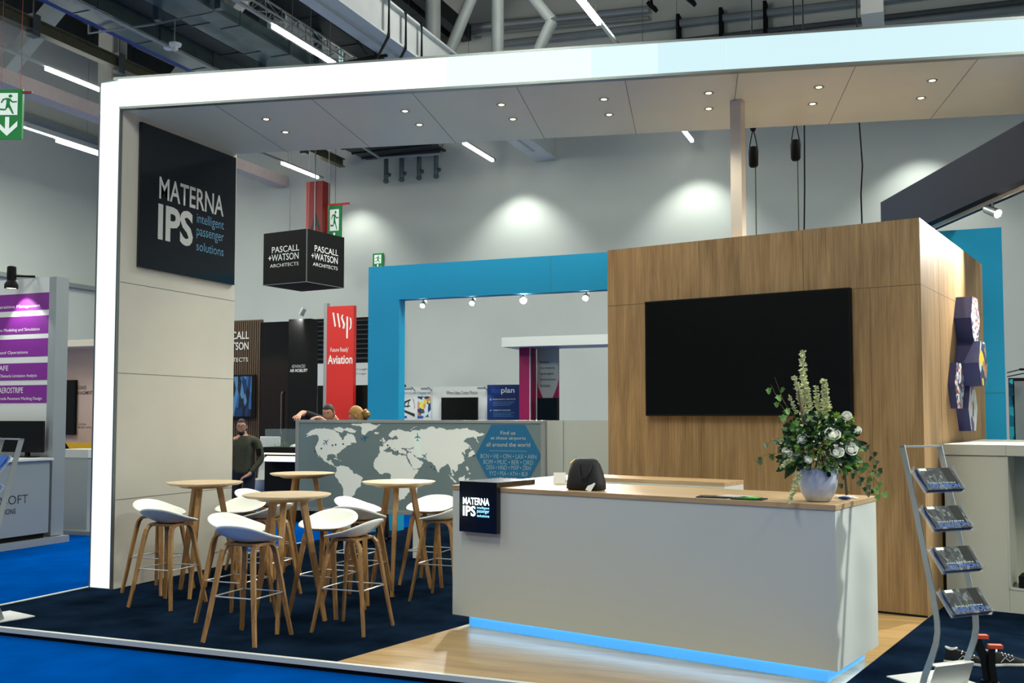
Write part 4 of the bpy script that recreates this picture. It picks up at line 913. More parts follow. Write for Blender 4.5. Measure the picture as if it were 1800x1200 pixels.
for k in range(40): leaf(bm, (random.uniform(.05, .9), random.uniform(.05, .55), 1.22), (random.uniform(-.4, .4), random.uniform(-.4, .4), 1), random.uniform(.05, .12), .012, .1)
obj('model_plants', bm, 'leafl', ds)['kind'] = 'stuff'
bm = NB(); sweep(bm, [(.5, -.03, 1.07), (.5, -.20, .99)], rect(.86, .01), side=(1, 0, 0)); obj('sloped_panel', bm, 'paper', ds)
wc = thing('white_chair', 'white shell chair partly hidden behind the man in the olive jacket', 'chair', (-10.4, 14.35, FZ))
bm = NB(); lathe(bm, [(.0, .45), (.2, .46), (.24, .52), (.25, .66)], 24, cap=False); s = obj('seat', bm, 'white', wc, True)
bm = NB(); sweep(bm, [(0, .2, .5), (0, .25, .8), (0, .28, 1.38)], rect(.42, .03), side=(1, 0, 0)); obj('backrest', bm, 'white', wc, bevel=.01)
for a in (45, 135, 225, 315): obj('leg', tube(NB(), [(.1*math.cos(R(a)), .1*math.sin(R(a)), .45), (.22*math.cos(R(a)), .22*math.sin(R(a)), 0)], .012), 'oakleg', wc)
# engineering company tower and booth
wt = thing('sign_tower', 'tall red sign tower with white lettering, left of the blue portal post', 'sign tower', (-11.98, 18.9, FZ))
bm = NB(); box(bm, -.08, .0, -.0, .12, 0, 4.24); obj('grey_edge', bm, 'silver', wt); bm = NB(); box(bm, 0, .68, 0, .12, 0, 4.16); obj('red_board', bm, 'red', wt)
T = FRONT(0)
st_ = [[(.14, 4.02), (.18, 4.02), (.235, 3.72), (.20, 3.70)], [(.255, 4.0), (.295, 4.0), (.35, 3.70), (.315, 3.68)], [(.38, 3.96), (.42, 3.97), (.40, 3.90), (.465, 3.76), (.45, 3.66), (.40, 3.66), (.42, 3.74), (.36, 3.89)], [(.50, 3.92), (.54, 3.92), (.54, 3.44), (.50, 3.44)], [(.58, 3.90), (.62, 3.88), (.635, 3.78), (.62, 3.66), (.57, 3.62), (.60, 3.72), (.60, 3.80)]]
decal(st_, T, 'txt', wt, 'brand_mark')
text("Future Ready'", T, .10, .56, 3.12, 3.25, 'txt', wt); text('Aviation', T, .03, .66, 2.88, 3.08, 'txt', wt, bold=.02)
wl = thing('black_booth_wall', 'low black booth wall with small red lettering behind the two leaning people', 'booth wall', (-12.4, 19.2, FZ))
bm = NB(); box(bm, 0, 2.2, 0, .08, 0, 2.42); obj('wall_panel', bm, 'blackm', wl)
text('WSP', FRONT(0), .28, .66, 1.90, 2.07, 'redtext', wl, bold=.01)
lv_ = thing('louvre_wall', 'black horizontal louvre grille on the hall back wall beside the red tower', 'louvres', (-15.2, 22.92, FZ))
bm = NB(); box(bm, 0, 2.9, 0, .06, 3.15, 4.35); obj('backing', bm, 'blackm', lv_)
for k in range(9):
    bm = NB(); sweep(bm, [(0, -.03, 3.24+k*.125), (2.9, -.03, 3.24+k*.125)], rect(.012, .10), side=(0, .5, 1)); obj('louvre_slat', bm, 'greyd', lv_)
gp = thing('gate_sign', 'pale grey information board with dark text under the black louvres', 'sign', (-15.2, 22.88, FZ))
bm = NB(); box(bm, 0, 2.9, 0, .04, 2.45, 3.14); obj('sign_board', bm, 'white', gp); T = FRONT(0)
text('2', T, .26, .42, 2.80, 3.0, 'txtdark', gp); text('Via Loggia', T, .62, 1.1, 2.95, 3.05, 'txtdark', gp, bold=.01); text('Alle Hallen', T, .62, 1.15, 2.82, 2.91, 'txtdark', gp, bold=.01); text('All halls', T, .62, 1.0, 2.69, 2.78, 'txtdark', gp)
text('nach Loggia', T, 1.5, 1.95, 2.93, 3.0, 'txtdark', gp); text('nach Loggia', T, 1.5, 1.92, 2.82, 2.88, 'txtdark', gp); text('3', T, 2.0, 2.06, 2.93, 3.0, 'txtdark', gp)

# ---------------------------------------------------------------- left neighbour booth
lf = thing('software_booth', 'light grey booth with stacked purple title bands at the left edge', 'booth', (-10.96, 10.4, FZ))
bm = NB(); box(bm, -.13, .0, 0, .22, .1, 3.67); obj('corner_post', bm, 'silver', lf)
bm = NB(); box(bm, -2.6, -.13, .02, .08, .1, 3.67); obj('rear_panel', bm, 'white', lf)
bm = NB(); box(bm, -2.6, .08, -3.2, .25, 0, .09); obj('floor_base', bm, 'silver', lf)
T = FRONT(.02)
rows = [(3.22, 3.46, 'Infrastructure and Operations Management', .03), (2.89, 3.14, 'Fast-Time Modeling and Simulation', .02), (2.57, 2.82, 'Terminal Planning, Design and Operations', .02), (2.24, 2.48, 'Aerodrome Obstacle Limitation Analysis', .02), (1.92, 2.17, 'Airside Pavement Marking Design', .02)]
ends = [(-1.85, -.31), (-1.28, -.31), (-1.95, -.52), (-1.36, -.34), (-1.08, -.24)]
for (a, b, sline, _), (x0, x1) in zip(rows, ends):
    decal([[(-2.5, a), (-.135, a), (-.135, b), (-2.5, b)]], T, 'purple', lf, 'purple_band', .003)
    text(sline, T, x0, x1, a+.03, a+.085, 'txt', lf, depth=.005)
text('SAFE', T, -1.10, -.88, 2.38, 2.45, 'txt', lf, depth=.005); text('AEROSTRIPE', T, -1.05, -.59, 2.06, 2.14, 'txt', lf, depth=.005)
lc = thing('booth_counter', 'light grey booth counter with dark logo lettering below the purple bands', 'counter', (-10.96, 10.4, FZ))
bm = NB(); box(bm, -.75, .04, -3.1, -.08, .16, 1.14); obj('counter_body', bm, 'silver', lc)
bm = NB(); box(bm, -.80, .08, -3.15, -.05, 1.14, 1.17); obj('counter_top', bm, 'white', lc)
bm = NB(); box(bm, -.7, .0, -3.05, -.12, .09, .16); obj('kick_plate', bm, 'blackm', lc)
T = SIDE(.04); text('AEROSOFT', T, -1.27, -.43, .585, .70, 'txtdark', lc, bold=-.005); text('SOLUTIONS', T, -1.03, -.62, .46, .53, 'txtdark', lc, bold=.01)
mo = thing('monitor', 'black monitor standing on the grey booth counter under the purple bands', 'monitor', (-11.25, 10.28, 1.11))
bm = NB(); box(bm, -.82, .23, 0, .04, .07, .50); obj('housing', bm, 'blackm', mo); bm = NB(); box(bm, -.81, .22, -.003, 0, .08, .49); obj('screen', bm, 'screen', mo); bm = NB(); box(bm, -.1, -.04, .01, .05, .0, .2); box(bm, -.25, .1, -.06, .08, 0, .012); obj('monitor_stand', bm, 'blackm', mo)
sl = thing('clamp_spotlight', 'black spotlight clamped above the topmost purple band', 'spotlight', (-11.58, 10.2, 3.50))
bm = NB(); lathe(bm, [(.04, .26), (.058, .25), (.062, .10), (.055, .06), (.09, .0), (.09, -.05), (.08, -.055), (.08, -.03), (0, -.03)], 20); obj('lamp_housing', bm, 'blackm', sl, True)
bm = NB(); lathe(bm, [(0, -.045), (.078, -.045)], 20, cap=False); obj('lamp', bm, emit('yellowish_lamp', (1, 1, .6, 1), 6), sl); bm = NB(); tube(bm, [(.05, 0, .12), (.22, .2, .13)], .015); obj('clamp_arm', bm, 'blackm', sl)
light('SPOT', 'clamp_beam', (-11.58, 10.2, 3.43), (-11.50, 10.42, 2.9), 26, .03, angle=85, blend=.4)
lk = thing('white_sideboard', 'pale grey sideboard standing behind the corner post of the purple booth', 'sideboard', (-11.9, 11.4, FZ))
bm = NB(); box(bm, 0, .58, 0, .5, .06, 1.12); obj('cabinet', bm, 'silver', lk); bm = NB(); box(bm, -.02, .60, -.02, .5, 1.12, 1.24); obj('top_panel', bm, 'white', lk)
bm = NB(); box(bm, -.15, 1.3, -.15, 1.2, 0, .06); obj('floor_base', bm, 'silver', lk)
yb = thing('yellow_wall', 'low yellow and black booth wall glimpsed left of the glowing pillar', 'booth wall', (-13.3, 12.6, FZ))
bm = NB(); box(bm, 0, 1.9, 0, .06, .0, 1.3); obj('wall_panel', bm, 'yellow', yb)
decal([[(0, 1.3), (.30, 1.3), (.55, 1.02), (1.0, 1.02), (1.0, .62), (0, .62)]], FRONT(0), 'blackm', yb, 'black_shape', .003); text('og', FRONT(0), .49, .60, .68, .80, 'txt', yb, bold=.02, depth=.006)
bm = NB(); box(bm, -10.93+13.3-.01, 0, 0, 0, 0, 0); bm.free()
pw = thing('pink_booth', 'pinkish booth wall with cream beam, glimpsed between purple booth and glowing pillar', 'booth', (-14.2, 13.0, FZ))
bm = NB(); box(bm, 0, 2.4, 0, .1, 0, 2.88); obj('wall_panel', bm, 'pinkwall', pw); bm = NB(); box(bm, 0, 2.4, -.5, .1, 2.88, 2.99); obj('cream_beam', bm, 'warmwhite', pw)
T = FRONT(0); text('BAGGAGE', T, .98, 1.22, 2.19, 2.25, 'txtdark', pw, bold=.01); text('MANAGEMENT', T, .98, 1.36, 2.10, 2.16, 'txtdark', pw, bold=.01); text('CUSTODIA', T, 1.06, 1.24, 1.58, 1.61, 'txtdark', pw); text('FIRST BAG + LAST BAG', T, 1.06, 1.36, 1.53, 1.56, 'txtdark', pw, bold=.01)
s5 = thing('television', 'black television on the pinkish booth wall', 'television', (-14.2, 12.99, FZ))
bm = NB(); box(bm, .30, 1.04, -.05, -.005, 1.42, 2.35); obj('housing', bm, 'blackm', s5); bm = NB(); box(bm, .31, 1.03, -.052, -.05, 1.43, 2.34); obj('screen', bm, 'screen', s5)

# ---------------------------------------------------------------- roof services of the hall
def tagobj(name, bm, m, lab, cat, group=None, smooth=False): return tag(obj(name, bm, m, None, smooth), lab, cat, group)
for x, lab, yy0 in ((-14.5, 'slim suspended light line along the hall above the left booths', 5), (-9.5, 'slim suspended light line crossing above the middle of the stand', 5), (-4.55, 'slim suspended light line above the oak cabin', 5), (-18.12, 'slim suspended light line nearest the left hall wall', 8)):
    t = thing('light_line', lab, 'hall light', (x, 0, 8.0), 0, 'suspended light lines')
    bm = NB(); box(bm, -.03, .03, yy0, 22.6, .03, .075); obj('carrier_rail', bm, 'silver', t)
    segs = {-14.5: [(9, 10.4), (13.4, 14.9), (17, 18.4), (20.75, 22.36)], -9.5: [(10, 11.5), (13.3, 15.15), (17.1, 18.4), (20.75, 22.45)], -4.55: [(8.2, 9.7), (13.4, 15.15), (17.4, 18.9), (21.2, 22.55)], -18.12: [(9, 10.5), (13, 14.4), (17.1, 18.7), (21, 22.4)]}[x]
    for a, b in segs:
        bm = NB(); box(bm, -.035, .035, a, b, -.03, .03); obj('light_tube', bm, 'strip', t)
    for yk in range(int(yy0)+1, 23, 3): obj('suspension_wire', tube(NB(), [(0, yk, .07), (0, yk, 4.7)], .005, 4), 'greyd', t)
ib = thing('overhead_beam', 'wide light grey box beam running along the hall ceiling', 'beam', (-8.25, 0, 8.0))
bm = NB(); box(bm, -.28, .28, 3, 22.98, 0, .04); box(bm, -.20, .20, 3, 22.98, .04, .6); box(bm, -.28, .28, 3, 22.98, .6, .64); obj('beam_body', bm, 'beamw', ib)
bm = NB(); box(bm, -.035, .035, 3, 22, -.02, 0); obj('bottom_rail', bm, 'silver', ib)
for k, (ya) in enumerate((14.35, 14.95, 15.55)):
    bm = NB(); sweep(bm, [(-8.25-.12, ya, 7.75), (-8.25-.30, ya, 8.0), (-8.25-.30, ya, 8.66), (-8.25+.3, ya, 8.66), (-8.25+.3, ya, 8.0), (-8.25+.08, ya, 7.65), (-8.35, ya-.1, 7.3)], rect(.012, .07), side=(0, 0, 1)); tagobj('lifting_strap', bm, 'blackm', 'black lifting strap looped round the grey beam, %s along it' % ('nearest one', 'middle one', 'furthest one')[k], 'strap', 'lifting straps')
bm = NB(); sweep(bm, [(-11.6, 14.9, 7.75), (-8.4, 15.1, 8.0)], rect(.06, .06)); tagobj('rigging_bar', bm, 'blackm', 'dark rigging bar slung below the black straps', 'bar')
# duct bundle
def duct(x0, x1, z0, z1, m, lab, y0=4, y1=22.4, cat='duct'):
    bm = NB(); box(bm, x0, x1, y0, y1, z0, z1)
    yk = y0+1.2
    while yk < y1: box(bm, x0-.012, x1+.012, yk, yk+.03, z0-.012, z1+.012); yk += 1.5
    return tagobj('air_duct', bm, m, lab, cat, 'ducts along the hall ceiling')
duct(-13.15, -12.62, 8.55, 8.95, 'galv', 'wide teal-grey flat duct, second from the left of the duct bundle')
tagobj('steel_beam', box(NB(), -13.42, -13.17, 4, 22, 8.62, 9.0), 'bluepaint', 'blue painted steel beam at the left side of the duct bundle', 'beam')
duct(-12.45, -12.0, 8.75, 9.25, 'galvd', 'black square duct in the middle of the duct bundle')
duct(-11.9, -11.35, 8.7, 9.0, 'galv', 'grey cable trunk right of the black duct')
duct(-11.25, -10.85, 8.55, 8.8, 'galv', 'grey flat tray at the right side of the duct bundle')
duct(-10.75, -10.2, 9.2, 9.8, 'galvd', 'large dark duct above the duct bundle')
tagobj('water_pipe', tube(NB(), [(-12.55, 4, 8.46), (-12.55, 20.3, 8.46), (-12.55, 22.2, 8.30), (-11.0, 22.6, 8.35), (-11.0, 22.9, 8.9)], .035, 10), 'silver', 'white pipe running below the duct bundle to the back wall', 'pipe', None, True)
k = 0
for yk in (8, 10.8, 13.4, 16.4, 19.4):
    t = thing('duct_hanger', 'grey U-shaped hanger frame carrying the duct bundle, %s from the back' % ('fifth', 'fourth', 'third', 'second', 'first')[k], 'hanger', (0, yk, 0), 0, 'duct hanger frames'); k += 1
    bm = NB(); tube(bm, [(-13.5, 0, 12.5), (-13.5, 0, 8.5), (-12, 0, 8.45), (-10.75, 0, 8.48), (-10.75, 0, 12.5)], .025, 6); obj('hanger_frame', bm, 'grey', t, True)
    bm = NB(); box(bm, -12.02, -11.9, -.05, .05, 8.5, 12.5); box(bm, -10.72, -10.6, -.05, .05, 8.5, 12.5); obj('upright', bm, 'galv', t)
t = thing('smoke_detector', 'white round detector hanging below the duct bundle', 'detector', (-12.0, 13.9, 8.25)); bm = NB(); lathe(bm, [(.03, -.10), (.045, -.09), (.05, -.03), (.10, -.01), (.11, .03), (.0, .05)], 20); obj('sensor_head', bm, 'paper', t, True); obj('mount_rod', tube(NB(), [(-.02, 0, .04), (-.02, 0, .5)], .012), 'grey', t)
t = thing('smoke_detector', 'flat white detector on the pipe left of the duct bundle', 'detector', (-12.55, 14.35, 8.43)); bm = NB(); lathe(bm, [(.0, -.03), (.07, -.025), (.085, .0), (.08, .02), (0, .03)], 20); obj('sensor_head', bm, 'paper', t, True)
# olive crane rail on the left and pink duct on the left
cr = thing('crane_rail', 'olive I-shaped rail hanging from rods at the upper left', 'rail', (-13.95, 0, 8.3))
bm = NB(); box(bm, -.09, .09, 5, 22.7, 0, .02); box(bm, -.012, .012, 5, 22.7, .02, .2); box(bm, -.09, .09, 5, 22.7, .2, .22); obj('rail_profile', bm, 'olivepaint', cr)
for yk in (12.6, 14.6, 17.5, 20.9):
    bm = NB(); tube(bm, [(0, yk, .22), (0, yk, 4.4)], .015, 6); box(bm, -.08, .08, yk-.08, yk+.08, -.08, .3); obj('hanger_rod', bm, 'greyd', cr)
tagobj('box_beam', box(NB(), -16.25, -15.87, 6, 22.98, 8.0, 8.28), 'pinkduct', 'pale pinkish box beam above the left booths ending at the back wall', 'beam')
tagobj('wall_ledge', box(NB(), -22, -21.7, 6, 23, 9.6, 9.75), 'grey', 'grey ledge high along the left hall wall', 'ledge')
tagobj('concrete_column', box(NB(), -15.75, -15.35, 15.9, 16.3, 8.6, 12.9), 'conc', 'short pale concrete column hanging at the upper left ceiling', 'column')
bm = NB(); sweep(bm, [(-19.6, 16.5, 9.2), (-15.9, 16.5, 12.2)], rect(.32, .32)); tagobj('roof_brace', bm, 'grey', 'diagonal grey roof brace at the upper left corner', 'brace')
bm = NB(); sweep(bm, [(-14.6, 17, 8.9), (-12.9, 17, 10.6)], rect(.3, .3)); tagobj('roof_brace', bm, 'grey', 'diagonal grey roof brace just right of the concrete column', 'brace')
pj = thing('speaker_box', 'pale box loudspeaker on an arm at the left picture edge', 'loudspeaker', (-12.1, 9.6, 6.6), R(15)); bm = NB(); box(bm, -.3, .06, -.1, .12, -.1, .12); obj('cabinet', bm, 'pinkduct', pj, bevel=.02); obj('mount_arm', tube(NB(), [(-.1, 0, .12), (-.05, 0, .3), (-.05, 0, 1.4)], .012), 'blackm', pj)
# roof truss behind the beam
tr = thing('roof_truss', 'large grey tubular roof truss crossing above the stand', 'roof truss', (0, 17, 0))
obj('chord', tube(NB(), [(-12.9, 0, 7.45), (11.9, 0, 7.1)], .14, 14), 'grey', tr, True); obj('chord', tube(NB(), [(-21.9, 0, 12.2), (11.9, 0, 12.0)], .16, 14), 'grey', tr, True)
for x in (-8.45, -7.09): obj('post', tube(NB(), [(x, 0, 7.4), (x, 0, 12.2)], .15 if x < -8 else .12, 16), 'grey', tr, True)
for a, b in (((-8.45, 7.9), (-7.09, 10.8)), ((-6.75, 7.5), (-6.0, 8.95)), ((-7.09, 10.4), (-6.0, 8.95))): obj('diagonal', tube(NB(), [(a[0], 0, a[1]), (b[0], 0, b[1])], .11, 12), 'grey', tr, True)
for k, (x0, z0, x1, z1, r_, m) in enumerate([(-13, 11.75, -5.6, 11.35, .09, 'silver'), (-13, 11.55, -5.6, 11.15, .05, 'grey'), (-9.5, 11.05, 4, 10.63, .09, 'grey'), (-6.5, 10.52, 4, 10.25, .06, 'greyd'), (-5.5, 10.36, 4, 10.1, .06, 'grey')]):
    tagobj('service_pipe', tube(NB(), [(x0, 22.8, z0), (x1, 22.8, z1)], r_, 10), m, 'service pipe along the back wall above the beam, %s from the top' % ('first', 'second', 'third', 'fourth', 'fifth')[k], 'pipe', 'pipes on the back wall', True)
for k, x in enumerate((-4.9, -3.9, -2.9, -.6)):
    bm = NB(); box(bm, x-.04, x+.04, 22.7, 22.95, 9.9, 11.1); tagobj('pipe_bracket', bm, 'blackm', 'black pipe bracket on the back wall, %s from the left' % ('first', 'second', 'third', 'fourth')[k], 'bracket', 'pipe brackets on the back wall')
for k, x in enumerate((-5.04, -4.2, -2.2)):
    t = thing('floodlight', 'small black floodlight high on the back wall, %s from the left' % ('first', 'second', 'third')[k], 'floodlight', (x, 20.8, 10.55), 0, 'floodlights high on the back wall'); obj('arm', tube(NB(), [(-.1, 0, .7), (0, 0, 0)], .03), 'blackm', t); bm = NB(); box(bm, -.12, .12, -.1, .1, -.04, .04, Matrix.Rotation(R(45), 4, 'Y')); obj('lamp_head', bm, 'blackm', t)
bm = NB(); box(bm, -.62, -.28, 16.6, 17.4, 8.1, 12.6); tagobj('vertical_trunk', bm, 'white', 'white vertical trunk with hook above the right part of the beam', 'trunk')
for k, x in enumerate((-12.66, -12.2, -11.69, -11.2)):
    bm = NB(); tube(bm, [(x, 22.75, 7.85), (x, 22.75, 8.7)], .06, 10); ball(bm, (x, 22.75, 7.82), .08, .08, .06); tube(bm, [(x, 22.75, 8.0), (x+.12, 22.75, 7.98)], .05, 8); tagobj('pipe_end', bm, 'galv', 'grey vertical pipe end with valve on the back wall, %s from the left' % ('first', 'second', 'third', 'fourth')[k], 'pipe', 'pipe ends on the back wall', True)
bm = NB(); box(bm, -13.2, -10.9, 20.5, 22.7, 8.42, 8.47)
for yk in (20.9, 21.4, 21.9, 22.4): box(bm, -13.2, -10.9, yk, yk+.05, 8.38, 8.42)
tagobj('cable_tray', bm, 'galvd', 'dark ribbed cable tray under the far end of the ducts', 'cable tray')
# lattice lighting truss upper left
lt = thing('lattice_truss', 'thin aluminium lattice truss beside the bright light line', 'truss', (-10.35, 0, 8.7))
bm = NB()
for x, z in ((-.15, 0), (.15, 0), (0, .26)): tube(bm, [(x, 10, z), (x, 21, z)], .022, 6)
obj('chord_tube', bm, 'alu', lt, True)
bm = NB(); yk = 10
while yk < 20.8:
    tube(bm, [(-.15, yk, 0), (.15, yk+.25, 0), (-.15, yk+.5, 0)], .009, 4); tube(bm, [(-.15, yk, 0), (0, yk+.25, .26), (-.15, yk+.5, 0)], .009, 4); tube(bm, [(.15, yk, 0), (0, yk+.25, .26), (.15, yk+.5, 0)], .009, 4); yk += .5
obj('lattice_web', bm, 'alu', lt)
# hall cross purlins
for k, yk in enumerate((9, 11.8, 14.6, 19.8)):
    tagobj('roof_purlin', box(NB(), -21.9, 11.9, yk, yk+.2, 12.1, 12.5), 'greyd', 'dark roof purlin under the corrugated ceiling, %s from the camera' % ('first', 'second', 'third', 'fourth')[k], 'purlin', 'roof purlins')
for k, x in enumerate((-19.5, -17, -12.2, -10.9, -10.45)):
    duct(x, x+.25, 11.2, 11.6, 'galvd', 'dark cable tray close under the roof, %s from the left' % ('first', 'second', 'third', 'fourth', 'fifth')[k], 6, 22.7, 'tray')

# ---------------------------------------------------------------- people
def skinned(name, joints, edges, m, parent, root, sub=2):
    ks = list(joints); me = bpy.data.meshes.new(name)
    me.from_pydata([joints[k][0] for k in ks], [(ks.index(a), ks.index(b)) for a, b in edges], [])
    o = bpy.data.objects.new(name, me); C.objects.link(o)
    o.modifiers.new('skin', 'SKIN').use_smooth_shade = True
    for i, k in enumerate(ks):
        r_ = joints[k][1]; r_ = r_ if isinstance(r_, tuple) else (r_, r_)
        me.skin_vertices[0].data[i].radius = r_; me.skin_vertices[0].data[i].use_root = (k == root)
    sb = o.modifiers.new('sub', 'SUBSURF'); sb.levels = sub; sb.render_levels = sub
    bpy.context.view_layer.update()
    m2 = bpy.data.meshes.new_from_object(o.evaluated_get(bpy.context.evaluated_depsgraph_get()))
    bpy.data.objects.remove(o); bpy.data.meshes.remove(me)
    m2.name = name; m2.materials.clear(); m2.materials.append(M[m]); m2.polygons.foreach_set('use_smooth', [True]*len(m2.polygons))
    o = bpy.data.objects.new(name, m2); C.objects.link(o); o.parent = parent; return o
def head_bm(c, yaw, pitch=0, s=1.0):
    """head facing local -Y, then turned"""
    bm = NB(); vs = []; fs = []; u, v = 28, 20
    def pos(i, k):
        a = PI*i/v; b = 2*PI*k/u
        x = .074*math.sin(a)*math.sin(b); y = -.095*math.sin(a)*math.cos(b); z = .115*math.cos(a)
        if z < 0: x *= 1+z*2.2; y = y*(1+z*.8) if y > 0 else y*(1+z*1.2)
        if y < 0:
            fx = abs(x)
            if fx < .018 and -.045 < z < .02: y -= .022*(1-fx/.018)*(1-abs(z+.022)/.04 if z < -.0 else .4)
            if .015 < fx < .05 and -.005 < z < .03: y += .009
            if fx < .03 and -.078 < z < -.05: y -= .006
            if z < -.085 and fx < .03: y -= .008
        return (x*s, y*s, z*s)
    T = Matrix.Translation(c)@Matrix.Rotation(yaw, 4, 'Z')@Matrix.Rotation(pitch, 4, 'X')
    vs = [pos(i, k) for i in range(v+1) for k in range(u)]
    fs = [(i*u+k, i*u+(k+1) % u, (i+1)*u+(k+1) % u, (i+1)*u+k) for i in range(v) for k in range(u)]
    add(bm, vs, fs, T); bmesh.ops.remove_doubles(bm, verts=bm.verts, dist=.0005)
    for sx in (-1, 1):
        n0 = len(bm.verts); b2 = NB(); ball(b2, (sx*.074*s, .008*s, -.005*s), .009*s, .02*s, .032*s, 10, 8)
        for f in b2.faces: add(bm, [tuple(q.co) for q in f.verts], [tuple(range(len(f.verts)))], T)
        b2.free()
    bmesh.ops.remove_doubles(bm, verts=bm.verts, dist=.0003)
    return bm, T
def join_into(o, bm):
    b = NB(); b.from_mesh(o.data)
    t = bpy.data.meshes.new('t'); bm.to_mesh(t); bm.free(); b.from_mesh(t); bpy.data.meshes.remove(t)
    b.to_mesh(o.data); b.free(); o.data.polygons.foreach_set('use_smooth', [True]*len(o.data.polygons))
def face_bits(T, par, s=1.0, glasses=False, beard=False):
    bm = NB()
    for sx in (-1, 1): ball(bm, (sx*.031*s, -.084*s, .012*s), .010*s, .006*s, .0045*s, 10, 6)
    for v in bm.verts: v.co = T @ v.co
    obj('eyes', bm, 'txt', par, True)
    bm = NB()
    for sx in (-1, 1): ball(bm, (sx*.031*s, -.0895*s, .012*s), .0042*s, .002*s, .0042*s, 8, 6); box(bm, sx*.018*s, sx*.046*s, -.094*s, -.084*s, .027*s, .032*s)
    for v in bm.verts: v.co = T @ v.co
    obj('pupils_and_brows', bm, 'hairdark', par, True)
    bm = NB(); ball(bm, (0, -.088*s, -.062*s), .024*s, .008*s, .007*s, 12, 6)
    for v in bm.verts: v.co = T @ v.co
    obj('mouth', bm, 'redtext' if not beard else 'skin', par, True)
    if glasses:
        bm = NB()
        for sx in (-1, 1): tube(bm, [(sx*.032+.022*math.cos(a), -.102, .010+.017*math.sin(a)) for a in [2*PI*k/14 for k in range(14)]], .002, 5, closed=True); tube(bm, [(sx*.054, -.10, .012), (sx*.078, 0, .01)], .002, 5)
        tube(bm, [(-.01, -.104, .012), (.01, -.104, .012)], .002, 5)
        for v in bm.verts: v.co = T @ v.co
        obj('glasses', bm, 'blackm', par, True)
def hair(T, par, m, s=1.0, mode='short'):
    bm = NB(); u, v = 30, 16; vs = []; fs = []
    for i in range(v+1):
        a = PI*.62*i/v
        for k in range(u):
            b = 2*PI*k/u; front = math.cos(b)
            aa = a*((.92-.42*min(1, max(0, (front-.0)/.6))) if mode == 'short' else (1.0-.35*min(1, max(0, front/.6))))*(1.18 if front < -.2 else 1)
            r = (1.035 if mode == 'short' else 1.07)+.02*math.sin(k*5+i*3)*(.3 if mode == 'short' else 1)
            vs.append((.075*r*math.sin(aa)*math.sin(b)*s*1.02, (-.096*r*math.sin(aa)*math.cos(b)+.003)*s, (.117*math.cos(aa)*r)*s))
    for i in range(v):
        for k in range(u): fs.append((i*u+k, i*u+(k+1) % u, (i+1)*u+(k+1) % u, (i+1)*u+k))
    add(bm, vs, fs, T); bmesh.ops.remove_doubles(bm, verts=bm.verts, dist=.0005)
    if mode == 'bun':
        b2 = NB(); ball(b2, (0, .135*s, -.02*s), .05*s, .045*s, .045*s, 16, 10); tube(b2, [(0, .10, .03), (0, .12, .0), (0, .14, -.03)], .05, 10)
        for f in b2.faces: add(bm, [tuple(q.co) for q in f.verts], [tuple(range(len(f.verts)))], T)
        b2.free()
    o = obj('hair', bm, m, par, True); md = o.modifiers.new('s', 'SOLIDIFY'); md.thickness = .006; return o
def hand(j, e, pre, w_, dirv, palm_n, curl=.5):
    """adds palm + five bent fingers to a joint graph; w_ = wrist key"""
    W_ = Vector(j[w_][0]); d_ = Vector(dirv).normalized(); n_ = Vector(palm_n).normalized(); s_ = d_.cross(n_).normalized()
    j[pre+'palm'] = (tuple(W_+d_*.055), (.036, .018)); e.append((w_, pre+'palm'))
    for i, (off, L_) in enumerate(((-.032, .062), (-.011, .074), (.011, .070), (.031, .055))):
        a = W_+d_*.088+s_*off; b = a+d_*L_*.5*math.cos(curl*.5)+n_*L_*.5*math.sin(curl*.5); c = b+d_*L_*.5*math.cos(curl*1.6)+n_*L_*.5*math.sin(curl*1.6)
        for t_, q, r_ in (('a', a, .0095), ('b', b, .0085), ('c', c, .007)): j[pre+'f%d%s' % (i, t_)] = (tuple(q), r_)
        e += [(pre+'palm', pre+'f%da' % i), (pre+'f%da' % i, pre+'f%db' % i), (pre+'f%db' % i, pre+'f%dc' % i)]
    a = W_+d_*.03-s_*.035+n_*.005; b = a+d_*.03-s_*.022+n_*.012; c = b+d_*.028+n_*.01-s_*.004
    for t_, q, r_ in (('a', a, .012), ('b', b, .0095), ('c', c, .008)): j[pre+'t'+t_] = (tuple(q), r_)
    e += [(pre+'palm', pre+'ta'), (pre+'ta', pre+'tb'), (pre+'tb', pre+'tc')]
